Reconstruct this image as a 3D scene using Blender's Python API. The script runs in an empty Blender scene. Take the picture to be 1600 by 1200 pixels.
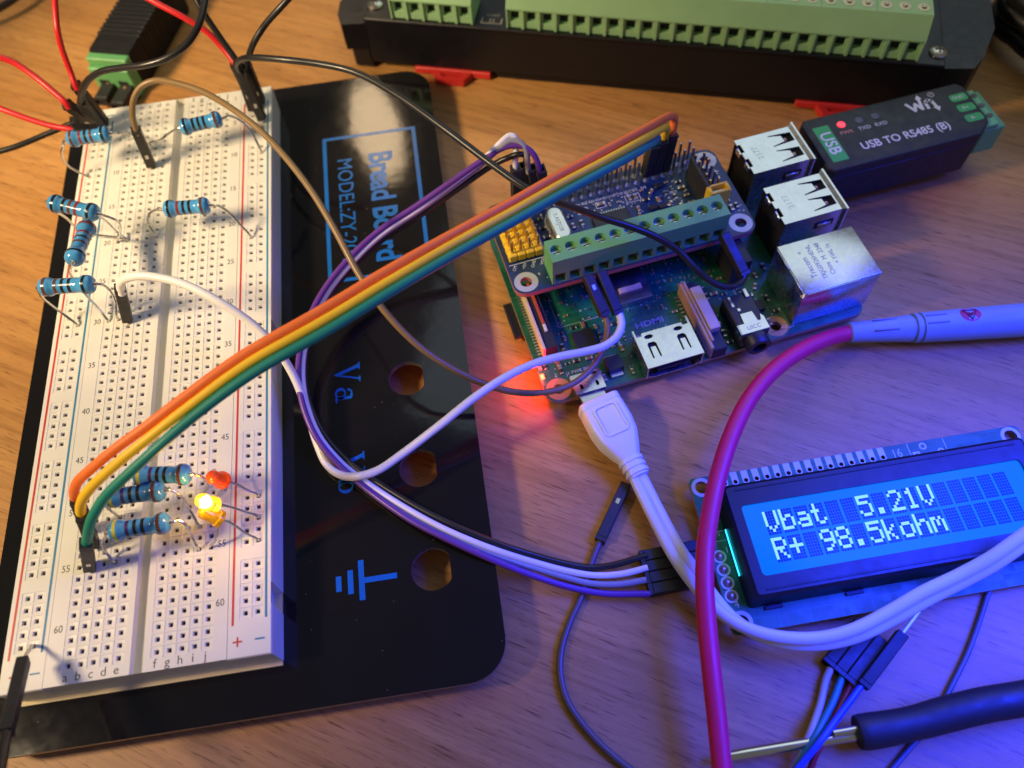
import bpy, bmesh, math, random
from mathutils import Vector, Matrix
from mathutils.geometry import tessellate_polygon
random.seed(7)
R = math.radians
S = 0.1                       # every length below is in millimetres; one Blender unit is a centimetre
SC = bpy.context.scene
SC.unit_settings.scale_length = 0.01
COL = SC.collection

# ------------------------------------------------------------------ camera
cam_d = bpy.data.cameras.new('camera')
cam = bpy.data.objects.new('camera', cam_d)
COL.objects.link(cam)
cam_d.sensor_width = 36.0
cam_d.lens = 28.765
cam_d.clip_start = 0.1
cam_d.clip_end = 500.0
cam.matrix_world = Matrix(((0.98844, 0.14931, -0.02630, 9.1942),
                           (-0.14308, 0.86129, -0.48755, -4.3858),
                           (-0.05014, 0.48568, 0.87270, 18.2096),
                           (0, 0, 0, 1)))
cam_d.dof.use_dof = True
cam_d.dof.focus_distance = 18.6
cam_d.dof.aperture_fstop = 0.125
SC.camera = cam

# ------------------------------------------------------------------ room light
world = bpy.data.worlds.new('World')
SC.world = world
world.use_nodes = True
world.node_tree.nodes['Background'].inputs[0].default_value = (1.0, 1.0, 0.88, 1)
world.node_tree.nodes['Background'].inputs[1].default_value = 0.115
SC.view_settings.view_transform = 'Standard'
SC.view_settings.look = 'None'
SC.view_settings.exposure = 0
SC.view_settings.gamma = 1

def aim(o, target):
    d = Vector(target) * S - o.location
    o.rotation_euler = d.to_track_quat('-Z', 'Y').to_euler()

def lamp(name, kind, loc, target, power, col, **kw):
    d = bpy.data.lights.new(name, kind)
    d.energy = power
    d.color = col
    for k, v in kw.items():
        setattr(d, k, v)
    o = bpy.data.objects.new(name, d)
    COL.objects.link(o)
    o.location = Vector(loc) * S
    if target:
        aim(o, target)
    return o

# warm desk lamp to the left, cone edge stands in for a cast shadow
lamp('desk_and_fill_lamp', 'SPOT', (-190, 10, 260), (-32, 92, 0), 42500, (1.0, 0.76, 0.47),
     spot_size=R(46.5), spot_blend=0.22, shadow_soft_size=3.0)
# small warm lamp behind the box, mirrored in the black base plate
lamp('wall_lamp', 'AREA', (42, 385, 226), (70, 195, 0), 260, (1.0, 0.72, 0.42), shape='ELLIPSE', size=3.2, size_y=6.5, spread=R(110))
# added warm fill spot, brightening the far side of the table
lamp('desk_and_fill_lamp', 'SPOT', (-190, 60, 260), (108, 218, 0), 42000, (1.0, 0.74, 0.44), spot_size=R(49), spot_blend=0.4, shadow_soft_size=3.0)
# pale ceiling panel beyond the right side, mirrored in the plated connectors
lamp('room_panel', 'AREA', (450, 600, 720), (200, 150, 0), 17000, (0.74, 0.92, 1.0), shape='RECTANGLE', size=80, size_y=70)
# added blue fill beyond the right side, for the screen's glow and glare
lamp('added_blue_fill', 'AREA', (272, -6, 150), (180, -12, 0), 4500, (0.012, 0.03, 1.0), shape='RECTANGLE', size=14, size_y=12, spread=R(66))

# ------------------------------------------------------------------ materials
MATS = {}
def mat(name, col, rough=0.45, metal=0.0, var=0.08, scale=1.2, bump=0.0, bscale=8.0, dust=0.0, emit=None, estr=0.0,
        coat=0.0, objrand=0.0, trans=0.0, spec=0.5, sss=0.0):
    if name in MATS:
        return MATS[name]
    m = bpy.data.materials.new(name)
    m.use_nodes = True
    nt = m.node_tree
    N, L = nt.nodes, nt.links
    b = N['Principled BSDF']
    tc = N.new('ShaderNodeTexCoord')
    no = N.new('ShaderNodeTexNoise')
    no.inputs['Scale'].default_value = scale
    no.inputs['Detail'].default_value = 5
    L.new(tc.outputs['Object'], no.inputs['Vector'])
    mr = N.new('ShaderNodeMapRange')
    mr.inputs['From Min'].default_value = 0.3
    mr.inputs['From Max'].default_value = 0.7
    mr.inputs['To Min'].default_value = 1 - var
    mr.inputs['To Max'].default_value = 1 + var
    L.new(no.outputs['Fac'], mr.inputs['Value'])
    val = mr.outputs['Result']
    if objrand > 0:
        oi = N.new('ShaderNodeObjectInfo')
        o2 = N.new('ShaderNodeMapRange')
        o2.inputs['To Min'].default_value = 1 - objrand
        o2.inputs['To Max'].default_value = 1 + objrand
        L.new(oi.outputs['Random'], o2.inputs['Value'])
        m2 = N.new('ShaderNodeMath'); m2.operation = 'MULTIPLY'
        L.new(val, m2.inputs[0]); L.new(o2.outputs['Result'], m2.inputs[1])
        val = m2.outputs[0]
    mx = N.new('ShaderNodeVectorMath')
    mx.operation = 'SCALE'
    mx.inputs[0].default_value = col[:3]
    L.new(val, mx.inputs['Scale'])
    out = mx.outputs['Vector']
    if dust > 0:
        vo = N.new('ShaderNodeTexVoronoi')
        vo.inputs['Scale'].default_value = 3.2
        vo.inputs['Randomness'].default_value = 1.0
        L.new(tc.outputs['Object'], vo.inputs['Vector'])
        n2 = N.new('ShaderNodeTexNoise')
        n2.inputs['Scale'].default_value = 30
        L.new(tc.outputs['Object'], n2.inputs['Vector'])
        ad = N.new('ShaderNodeMath'); ad.operation = 'MULTIPLY_ADD'
        L.new(n2.outputs['Fac'], ad.inputs[0]); ad.inputs[1].default_value = 0.10
        L.new(vo.outputs['Distance'], ad.inputs[2])
        lt = N.new('ShaderNodeMapRange')
        lt.inputs['From Min'].default_value = 0.075
        lt.inputs['From Max'].default_value = 0.095
        lt.inputs['To Min'].default_value = dust
        lt.inputs['To Max'].default_value = 0.0
        L.new(ad.outputs[0], lt.inputs['Value'])
        mc = N.new('ShaderNodeMix'); mc.data_type = 'RGBA'
        L.new(lt.outputs['Result'], mc.inputs['Factor'])
        L.new(out, mc.inputs['A'])
        mc.inputs['B'].default_value = (0.45, 0.42, 0.38, 1)
        out = mc.outputs['Result']
    L.new(out, b.inputs['Base Color'])
    rr = N.new('ShaderNodeMapRange')
    rr.inputs['From Min'].default_value = 0.25
    rr.inputs['From Max'].default_value = 0.75
    rr.inputs['To Min'].default_value = max(0.02, rough * 0.8)
    rr.inputs['To Max'].default_value = min(1.0, rough * 1.2)
    n3 = N.new('ShaderNodeTexNoise')
    n3.inputs['Scale'].default_value = scale * 3.1
    n3.inputs['Detail'].default_value = 4
    L.new(tc.outputs['Object'], n3.inputs['Vector'])
    L.new(n3.outputs['Fac'], rr.inputs['Value'])
    L.new(rr.outputs['Result'], b.inputs['Roughness'])
    b.inputs['Metallic'].default_value = metal
    b.inputs['Specular IOR Level'].default_value = spec
    b.inputs['Coat Weight'].default_value = coat
    b.inputs['Coat Roughness'].default_value = 0.08
    if trans > 0:
        b.inputs['Transmission Weight'].default_value = trans
    if sss > 0:
        b.inputs['Subsurface Weight'].default_value = sss
        b.inputs['Subsurface Radius'].default_value = (0.12, 0.10, 0.08)
        b.inputs['Subsurface Scale'].default_value = 1.0
    if emit:
        b.inputs['Emission Color'].default_value = (*emit, 1)
        b.inputs['Emission Strength'].default_value = estr
    if bump > 0:
        n4 = N.new('ShaderNodeTexNoise')
        n4.inputs['Scale'].default_value = bscale
        n4.inputs['Detail'].default_value = 4
        L.new(tc.outputs['Object'], n4.inputs['Vector'])
        bp = N.new('ShaderNodeBump')
        bp.inputs['Strength'].default_value = bump
        bp.inputs['Distance'].default_value = 0.02
        L.new(n4.outputs['Fac'], bp.inputs['Height'])
        L.new(bp.outputs['Normal'], b.inputs['Normal'])
    MATS[name] = m
    return m

def wood():
    m = bpy.data.materials.new('oak_laminate')
    m.use_nodes = True
    N, L = m.node_tree.nodes, m.node_tree.links
    b = N['Principled BSDF']
    tc = N.new('ShaderNodeTexCoord')
    def mapped(angle, sx, sy, warp=0.0):
        mp = N.new('ShaderNodeMapping')
        mp.vector_type = 'TEXTURE'
        mp.inputs['Rotation'].default_value = (0, 0, R(angle))
        L.new(tc.outputs['Object'], mp.inputs['Vector'])
        sc = N.new('ShaderNodeVectorMath'); sc.operation = 'MULTIPLY'
        sc.inputs[1].default_value = (sx, sy, 1)
        L.new(mp.outputs['Vector'], sc.inputs[0])
        return sc.outputs['Vector']
    def noise(vec, scale, detail=6, rough=0.55, dist=0.0):
        n = N.new('ShaderNodeTexNoise')
        n.inputs['Scale'].default_value = scale
        n.inputs['Detail'].default_value = detail
        n.inputs['Roughness'].default_value = rough
        n.inputs['Distortion'].default_value = dist
        L.new(vec, n.inputs['Vector'])
        return n.outputs['Fac']
    def ramp(fac, stops):
        r = N.new('ShaderNodeValToRGB')
        els = r.color_ramp.elements
        els[0].position, els[0].color = stops[0][0], (*stops[0][1], 1)
        els[1].position, els[1].color = stops[-1][0], (*stops[-1][1], 1)
        for p, c in stops[1:-1]:
            e = els.new(p); e.color = (*c, 1)
        L.new(fac, r.inputs['Fac'])
        return r.outputs['Color']
    def mul(a, c, f):
        x = N.new('ShaderNodeMix'); x.data_type = 'RGBA'; x.blend_type = 'MULTIPLY'
        x.inputs['Factor'].default_value = f
        L.new(a, x.inputs['A']); L.new(c, x.inputs['B'])
        return x.outputs['Result']
    A = -30
    broad = noise(mapped(A, 0.05, 0.55), 1.0, 4, 0.5, 0.4)
    fine = noise(mapped(A, 0.22, 5.5), 1.0, 8, 0.62, 0.15)
    pores = noise(mapped(A - 1.5, 1.3, 21.0), 1.0, 5, 0.55)
    pits = noise(mapped(A - 3, 2.4, 46.0), 1.0, 3, 0.5)
    hair = noise(mapped(A + 1, 1.6, 40.0), 1.0, 4, 0.6)
    base = ramp(broad, [(0.28, (0.41, 0.185, 0.050)), (0.5, (0.50, 0.245, 0.072)), (0.74, (0.57, 0.295, 0.095))])
    c = mul(base, ramp(fine, [(0.34, (0.62, 0.56, 0.52)), (0.55, (1, 1, 1)), (0.8, (1.12, 1.1, 1.06))]), 0.62)
    c = mul(c, ramp(pores, [(0.33, (0.34, 0.26, 0.24)), (0.41, (1, 1, 1)), (1.0, (1, 1, 1))]), 0.9)
    c = mul(c, ramp(hair, [(0.30, (0.66, 0.62, 0.6)), (0.5, (1, 1, 1)), (1, (1.05, 1.05, 1.05))]), 0.55)
    c = mul(c, ramp(pits, [(0.27, (0.30, 0.22, 0.20)), (0.36, (1, 1, 1)), (1, (1, 1, 1))]), 0.8)
    L.new(c, b.inputs['Base Color'])
    rr = N.new('ShaderNodeMapRange')
    rr.inputs['To Min'].default_value = 0.36
    rr.inputs['To Max'].default_value = 0.56
    L.new(fine, rr.inputs['Value'])
    L.new(rr.outputs['Result'], b.inputs['Roughness'])
    bp = N.new('ShaderNodeBump')
    bp.inputs['Strength'].default_value = 0.22
    bp.inputs['Distance'].default_value = 0.02
    L.new(pores, bp.inputs['Height'])
    L.new(bp.outputs['Normal'], b.inputs['Normal'])
    b.inputs['Specular IOR Level'].default_value = 0.4
    return m

# ------------------------------------------------------------------ mesh helpers
class MB:
    def __init__(self):
        self.v, self.f, self.mi = [], [], []
    def add(self, V, F, M=None, mi=0):
        o = len(self.v)
        for p in V:
            p = Vector(p)
            self.v.append(M @ p if M else p)
        for f in F:
            self.f.append([i + o for i in f]); self.mi.append(mi)
        return self
    def box(self, x0, x1, y0, y1, z0, z1, bev=0.0, M=None, mi=0, seg=1):
        if bev <= 0:
            V = [(x0, y0, z0), (x1, y0, z0), (x1, y1, z0), (x0, y1, z0), (x0, y0, z1), (x1, y0, z1), (x1, y1, z1), (x0, y1, z1)]
            F = [(3, 2, 1, 0), (4, 5, 6, 7), (0, 1, 5, 4), (1, 2, 6, 5), (2, 3, 7, 6), (3, 0, 4, 7)]
            return self.add(V, F, M, mi)
        bm = bmesh.new()
        bmesh.ops.create_cube(bm, size=1.0)
        for q in bm.verts:
            q.co = Vector(((x0 + x1) / 2 + q.co.x * (x1 - x0), (y0 + y1) / 2 + q.co.y * (y1 - y0), (z0 + z1) / 2 + q.co.z * (z1 - z0)))
        bmesh.ops.bevel(bm, geom=bm.edges[:], offset=bev, segments=seg, profile=0.5, affect='EDGES')
        bm.verts.ensure_lookup_table(); bm.verts.index_update()
        V = [q.co.copy() for q in bm.verts]
        F = [[q.index for q in f.verts] for f in bm.faces]
        bm.free()
        return self.add(V, F, M, mi)
    def prism(self, outer, z0, z1, holes=(), M=None, mi=0, mi_side=None, bottom=True):
        mi_side = mi if mi_side is None else mi_side
        def ccw(p, want):
            a = sum(p[i - 1][0] * p[i][1] - p[i][0] * p[i - 1][1] for i in range(len(p)))
            return list(p) if (a > 0) == want else list(p)[::-1]
        loops = [ccw(outer, True)] + [ccw(h, False) for h in holes]
        flat = [Vector((p[0], p[1], 0)) for l in loops for p in l]
        tris = tessellate_polygon([[Vector((p[0], p[1], 0)) for p in l] for l in loops])
        n = len(flat)
        V = [(p.x, p.y, z1) for p in flat] + [(p.x, p.y, z0) for p in flat]
        F, B = [], []
        for t in tris:
            a, b, c = [flat[i] for i in t]
            if (b - a).cross(c - a).z < 0:
                t = (t[0], t[2], t[1])
            F.append(tuple(t)); B.append((t[0] + n, t[2] + n, t[1] + n))
        self.add(V, F + (B if bottom else []), M, mi)
        W, o = [], 0
        for l in loops:
            k = len(l)
            for i in range(k):
                j = (i + 1) % k
                W.append((o + i + n, o + j + n, o + j, o + i))
            o += k
        return self.add(V, W, M, mi_side)
    def lathe(self, prof, n=20, M=None, mi=0, caps=True):
        V, F = [], []
        for r, h in prof:
            for i in range(n):
                a = 2 * math.pi * i / n
                V.append((r * math.cos(a), r * math.sin(a), h))
        for k in range(len(prof) - 1):
            for i in range(n):
                j = (i + 1) % n
                F.append((k * n + i, k * n + j, (k + 1) * n + j, (k + 1) * n + i))
        if caps:
            F.append(tuple(range(n))[::-1])
            F.append(tuple((len(prof) - 1) * n + i for i in range(n)))
        return self.add(V, F, M, mi)
    def cyl(self, p0, p1, r0, r1=None, n=14, mi=0):
        p0, p1 = Vector(p0), Vector(p1)
        r1 = r0 if r1 is None else r1
        M = Matrix.Translation(p0) @ (p1 - p0).to_track_quat('Z', 'Y').to_matrix().to_4x4()
        return self.lathe([(r0, 0), (r1, (p1 - p0).length)], n, M, mi)
    def ring(self, c, r0, r1, z0, z1, n=28, mi=0):
        V, F = [], []
        for z in (z0, z1):
            for r in (r0, r1):
                for i in range(n):
                    a = 2 * math.pi * i / n
                    V.append((c[0] + r * math.cos(a), c[1] + r * math.sin(a), z))
        for i in range(n):
            j = (i + 1) % n
            F += [(2 * n + i, 3 * n + i, 3 * n + j, 2 * n + j), (n + i, n + j, 3 * n + j, 3 * n + i), (j, i, 2 * n + i, 2 * n + j), (i, j, n + j, n + i)]
        return self.add(V, F, None, mi)
    def tube(self, pts, r, n=10, step=5, caps=True, mi=0, radii=None):
        P = smooth_path(pts, step)
        m = len(P)
        T = []
        for i in range(m):
            d = P[min(i + 1, m - 1)] - P[max(i - 1, 0)]
            T.append(d.normalized())
        u = T[0].orthogonal().normalized()
        V, F = [], []
        for i in range(m):
            if i:
                q = T[i - 1].rotation_difference(T[i])
                u = (q @ u).normalized()
            w = T[i].cross(u)
            rr = r if radii is None else radii(i / (m - 1))
            for k in range(n):
                a = 2 * math.pi * k / n
                V.append(P[i] + u * (rr * math.cos(a)) + w * (rr * math.sin(a)))
        for i in range(m - 1):
            for k in range(n):
                j = (k + 1) % n
                F.append((i * n + k, i * n + j, (i + 1) * n + j, (i + 1) * n + k))
        if caps:
            F.append(tuple(range(n))[::-1]); F.append(tuple((m - 1) * n + k for k in range(n)))
        return self.add(V, F, None, mi)

def smooth_path(pts, step=5):
    P = [Vector(p) for p in pts]
    if len(P) == 2:
        return P
    Q = [P[0] * 2 - P[1]] + P + [P[-1] * 2 - P[-2]]
    out = []
    for i in range(1, len(Q) - 2):
        a, b, c, d = Q[i - 1], Q[i], Q[i + 1], Q[i + 2]
        def kn(p, q): return max(1e-4, (q - p).length) ** 0.5
        t0 = 0; t1 = t0 + kn(a, b); t2 = t1 + kn(b, c); t3 = t2 + kn(c, d)
        for s in range(step):
            t = t1 + (t2 - t1) * s / step
            A1 = a * ((t1 - t) / (t1 - t0)) + b * ((t - t0) / (t1 - t0))
            A2 = b * ((t2 - t) / (t2 - t1)) + c * ((t - t1) / (t2 - t1))
            A3 = c * ((t3 - t) / (t3 - t2)) + d * ((t - t2) / (t3 - t2))
            B1 = A1 * ((t2 - t) / (t2 - t0)) + A2 * ((t - t0) / (t2 - t0))
            B2 = A2 * ((t3 - t) / (t3 - t1)) + A3 * ((t - t1) / (t3 - t1))
            out.append(B1 * ((t2 - t) / (t2 - t1)) + B2 * ((t - t1) / (t2 - t1)))
    out.append(P[-1])
    return out

def circle(cx, cy, r, n=20, a0=0.0):
    return [(cx + r * math.cos(a0 + 2 * math.pi * i / n), cy + r * math.sin(a0 + 2 * math.pi * i / n)) for i in range(n)]

def rrect(x0, x1, y0, y1, r, n=5):
    P = []
    for cx, cy, a in ((x1 - r, y1 - r, 0), (x0 + r, y1 - r, 90), (x0 + r, y0 + r, 180), (x1 - r, y0 + r, 270)):
        for i in range(n + 1):
            t = R(a + 90 * i / n)
            P.append((cx + r * math.cos(t), cy + r * math.sin(t)))
    return P

T = {}
def thing(name, label, cat, loc=(0, 0, 0), rot=(0, 0, 0), group=None):
    o = bpy.data.objects.new(name, None)
    COL.objects.link(o)
    o.empty_display_size = 0.3
    o.location = Vector(loc) * S
    o.rotation_euler = rot
    from mathutils import Euler
    T[o.name] = Matrix.Translation(Vector(loc)) @ Euler(rot).to_matrix().to_4x4()
    o['label'] = label
    o['category'] = cat
    if group:
        o['group'] = group
    return o

def mesh_of(mb, name, mats, inv=None, smooth=38):
    me = bpy.data.meshes.new(name)
    V = [((inv @ p) if inv else p) * S for p in mb.v]
    me.from_pydata([tuple(p) for p in V], [], mb.f)
    for m in mats:
        me.materials.append(m)
    if any(mb.mi):
        me.polygons.foreach_set('material_index', mb.mi)
    if smooth:
        me.polygons.foreach_set('use_smooth', [True] * len(me.polygons))
        me.set_sharp_from_angle(angle=R(smooth))
    me.update()
    return me

def part(mb, name, mats, parent, world=False, label=None, smooth=38, kind=None):
    if not isinstance(mats, (list, tuple)):
        mats = [mats]
    inv = T[parent.name].inverted() if (world and parent) else None
    o = bpy.data.objects.new(name, mesh_of(mb, name, mats, inv, smooth))
    COL.objects.link(o)
    if parent:
        o.parent = parent
        T[o.name] = T[parent.name]
    else:
        T[o.name] = Matrix()
    if label:
        o['label'] = label
    if kind:
        o['kind'] = kind
    return o

def same(o, parent, loc=(0, 0, 0), rot=None, mats=None, label=None, name=None):
    c = o.copy()
    if name:
        c.name = name
    COL.objects.link(c)
    c.parent = parent
    c.location = Vector(loc) * S
    if rot is not None:
        c.rotation_euler = rot
    if mats:
        for i, m in enumerate(mats):
            c.material_slots[i].link = 'OBJECT'
            c.material_slots[i].material = m
    T[c.name] = T[parent.name]
    if label:
        c['label'] = label
    return c

def text_mb(s, size, weight=0.0, xs=1.0, shear=0.0, spacing=1.0, align='CENTER', depth=0.02):
    cu = bpy.data.curves.new('lettering', 'FONT')
    cu.body = s
    cu.size = 1.0
    cu.offset = weight
    cu.shear = shear
    cu.space_character = spacing
    cu.align_x = align
    cu.align_y = 'CENTER'
    cu.fill_mode = 'FRONT'
    cu.resolution_u = 3
    o = bpy.data.objects.new('lettering', cu)
    me = bpy.data.meshes.new_from_object(o)
    V = [(p.co.x * size * xs, p.co.y * size, 0) for p in me.vertices]
    F = [tuple(p.vertices) for p in me.polygons]
    bpy.data.objects.remove(o); bpy.data.curves.remove(cu); bpy.data.meshes.remove(me)
    return V, F

def lettering(s, size, loc, rotz, m, parent, name='lettering', M=None, **kw):
    V, F = text_mb(s, size, **kw)
    mb = MB()
    X = Matrix.Translation(Vector(loc)) @ Matrix.Rotation(rotz, 4, 'Z')
    mb.add(V, F, (M @ X) if M else X)
    return part(mb, name, m, parent, smooth=0)

def frame_from(p0, p1, up=(0, 0, 1)):
    """matrix whose X runs from p0 to p1, Z as close to up as possible, origin at p0"""
    p0, p1, up = Vector(p0), Vector(p1), Vector(up)
    x = (p1 - p0).normalized()
    y = up.cross(x).normalized()
    z = x.cross(y)
    M = Matrix((x, y, z)).transposed().to_4x4()
    M.translation = p0
    return M
# ------------------------------------------------------------------ shared materials
PI = math.pi
BLACK = mat('black_plastic', (0.012, 0.012, 0.014), 0.42, dust=0.12, bump=0.06, bscale=26)
MATTE = mat('matte_black_plastic', (0.016, 0.016, 0.018), 0.6, bump=0.1, bscale=30)
SHELL = mat('plated_steel', (0.66, 0.67, 0.68), 0.27, 1.0, var=0.05, scale=2.5, bump=0.008, bscale=10)
TIN = mat('tinned_wire', (0.62, 0.60, 0.57), 0.28, 1.0)
GOLD = mat('gold_plating', (0.72, 0.50, 0.20), 0.3, 1.0)
SOLDER = mat('solder', (0.6, 0.6, 0.58), 0.35, 1.0, bump=0.2, bscale=20)
DARKMETAL = mat('contact_metal', (0.10, 0.09, 0.085), 0.5, 0.6)
TGREEN = mat('green_terminal_plastic', (0.12, 0.36, 0.13), 0.45, var=0.06, bump=0.05, bscale=20)
WHITEINK = mat('white_silkscreen', (0.62, 0.64, 0.62), 0.6)

def plastic(name, col, rough=0.36, **kw):
    return mat(name, col, rough, var=0.05, scale=0.8, bump=0.04, bscale=14, **kw)

# ------------------------------------------------------------------ table
mb = MB()
mb.box(-700, 900, -600, 900, -24, 0)
tb = part(mb, 'table_top', wood(), None, smooth=0)
tb['kind'] = 'structure'

# ------------------------------------------------------------------ black base plate of the breadboard
plate = thing('base_plate', 'glossy black metal base plate printed Bread Board in blue, under the white breadboard', 'base plate', (-23.3, -13.9, 0))
PW, PH, PZ = 110.5, 184.9, 7.2
GLOSS = mat('black_gloss_paint', (0.007, 0.006, 0.0065), 0.085, dust=0.3, bump=0.16, bscale=1.3, spec=0.42)
BLUEINK = mat('blue_print', (0.008, 0.12, 0.42), 0.2, spec=0.3)
EDGE = mat('worn_plate_edge', (0.30, 0.27, 0.23), 0.4, 0.8, var=0.6, scale=14)
holes = []
for hx, hy in ((95.2, 73.8), (96.0, 49.3), (96.8, 24.9)):
    c = [(hx + max(-9, min(3.9, 4.75 * math.cos(t * PI / 18))), hy + 4.75 * math.sin(t * PI / 18)) for t in range(36)]
    holes.append(c)
mb = MB()
mb.prism(rrect(0, PW, 0, PH, 8.5, 8), PZ - 1.5, PZ, holes, mi_side=1)
part(mb, 'plate', [GLOSS, EDGE], plate, smooth=30)
RUB = mat('black_rubber', (0.02, 0.02, 0.02), 0.8)
foot = None
for fx, fy in ((12, 12), (PW - 10, 8.5), (12, PH - 12), (PW - 12, PH - 12)):
    if foot is None:
        mb = MB(); mb.lathe([(5, 0), (5.4, 1), (5.4, PZ - 1.52)], 20)
        foot = part(mb, 'rubber_foot', RUB, plate); foot.location = Vector((fx, fy, 0)) * S
    else:
        same(foot, plate, (fx, fy, 0))
zp = PZ + 0.03
def flat(name, polys, m, parent, z, holes=()):
    mb = MB()
    for p in polys:
        mb.prism(p, z - 0.02, z, bottom=False)
    return part(mb, name, m, parent, smooth=0)
def bar(x0, x1, y0, y1):
    return [(x0, y0), (x1, y0), (x1, y1), (x0, y1)]
fx0, fx1, fy0, fy1 = 76.6, 104.4, 106.3, 160.2
flat('printed_frame', [bar(fx0, fx0 + 1.1, fy0, fy1), bar(fx1 - 1.1, fx1, fy0, fy1), bar(fx0 + 1.1, fx1 - 1.1, fy1 - 1.1, fy1), bar(fx0 + 1.1, fx1 - 1.1, fy0, fy0 + 1.1)], BLUEINK, plate, zp)
lettering('Bread Board', 9.6, (93.0, 131.6, zp), -PI / 2, BLUEINK, plate, 'brand_lettering', weight=0.028, xs=0.86, spacing=0.97)
lettering('MODEL:ZY-204', 6.2, (82.6, 132.0, zp), -PI / 2, BLUEINK, plate, 'model_lettering', xs=0.93, spacing=1.0)
def serif_letters(parent, ox, oy, s, kinds):
    """slab-serif V, a and b drawn turned a quarter to the right (reading towards -y)"""
    mb = MB()
    def pt(p, off): return (ox + p[1] * s, oy - (p[0] + off) * s)
    def poly(ps, off): mb.prism([pt(p, off) for p in ps], zp - 0.02, zp, bottom=False)
    off = 0
    for k in kinds:
        if k == 'V':
            poly([(0.10, 1.28), (0.32, 1.28), (0.66, 0.30), (0.56, 0.0)], off)
            poly([(0.56, 0.0), (0.66, 0.0), (1.06, 1.28), (0.95, 1.28)], off)
            poly([(0.0, 1.28), (0.44, 1.28), (0.44, 1.36), (0.0, 1.36)], off)
            poly([(0.84, 1.28), (1.18, 1.28), (1.18, 1.36), (0.84, 1.36)], off)
            off += 1.42
        else:
            n = 22
            h_ = 0.36 if k == 'b' else 0.27
            out_ = [(0.36 + 0.36 * math.cos(2 * PI * i / n), h_ + (h_ + 0.02) * math.sin(2 * PI * i / n)) for i in range(n)]
            inn = [(0.36 + 0.18 * math.cos(2 * PI * i / n), h_ + (h_ - 0.06) * math.sin(2 * PI * i / n)) for i in range(n)]
            mb.prism([pt(p, off) for p in out_], zp - 0.02, zp, [[pt(p, off) for p in inn]], bottom=False)
            if k == 'b':
                poly([(-0.02, 0.0), (0.16, 0.0), (0.16, 1.30), (-0.02, 1.30)], off)
                poly([(-0.14, 1.30), (0.16, 1.30), (0.16, 1.37), (-0.14, 1.37)], off)
            else:
                poly([(0.56, 0.0), (0.73, 0.0), (0.73, 0.74), (0.56, 0.74)], off)
                poly([(0.73, 0.0), (0.88, 0.0), (0.88, 0.07), (0.73, 0.07)], off)
                poly([(0.06, 0.66), (0.20, 0.62), (0.30, 0.80), (0.22, 0.88)], off)
                poly([(0.22, 0.88), (0.30, 0.80), (0.56, 0.76), (0.60, 0.90)], off)
                poly([(0.60, 0.90), (0.56, 0.745), (0.73, 0.745), (0.70, 0.84)], off)
            off += 1.0
    return mb
part(serif_letters(plate, 77.2, 80.6, 4.7, 'Va'), 'terminal_lettering', BLUEINK, plate, smooth=0)
part(serif_letters(plate, 77.0, 55.8, 4.7, 'Vb'), 'terminal_lettering', BLUEINK, plate, smooth=0)
flat('ground_symbol', [bar(80.5, 81.75, 20.5, 29.4), bar(81.75, 88.9, 24.15, 25.4), bar(78.1, 79.3, 22.2, 27.5), bar(75.5, 76.7, 23.1, 26.5)], BLUEINK, plate, zp)

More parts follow.
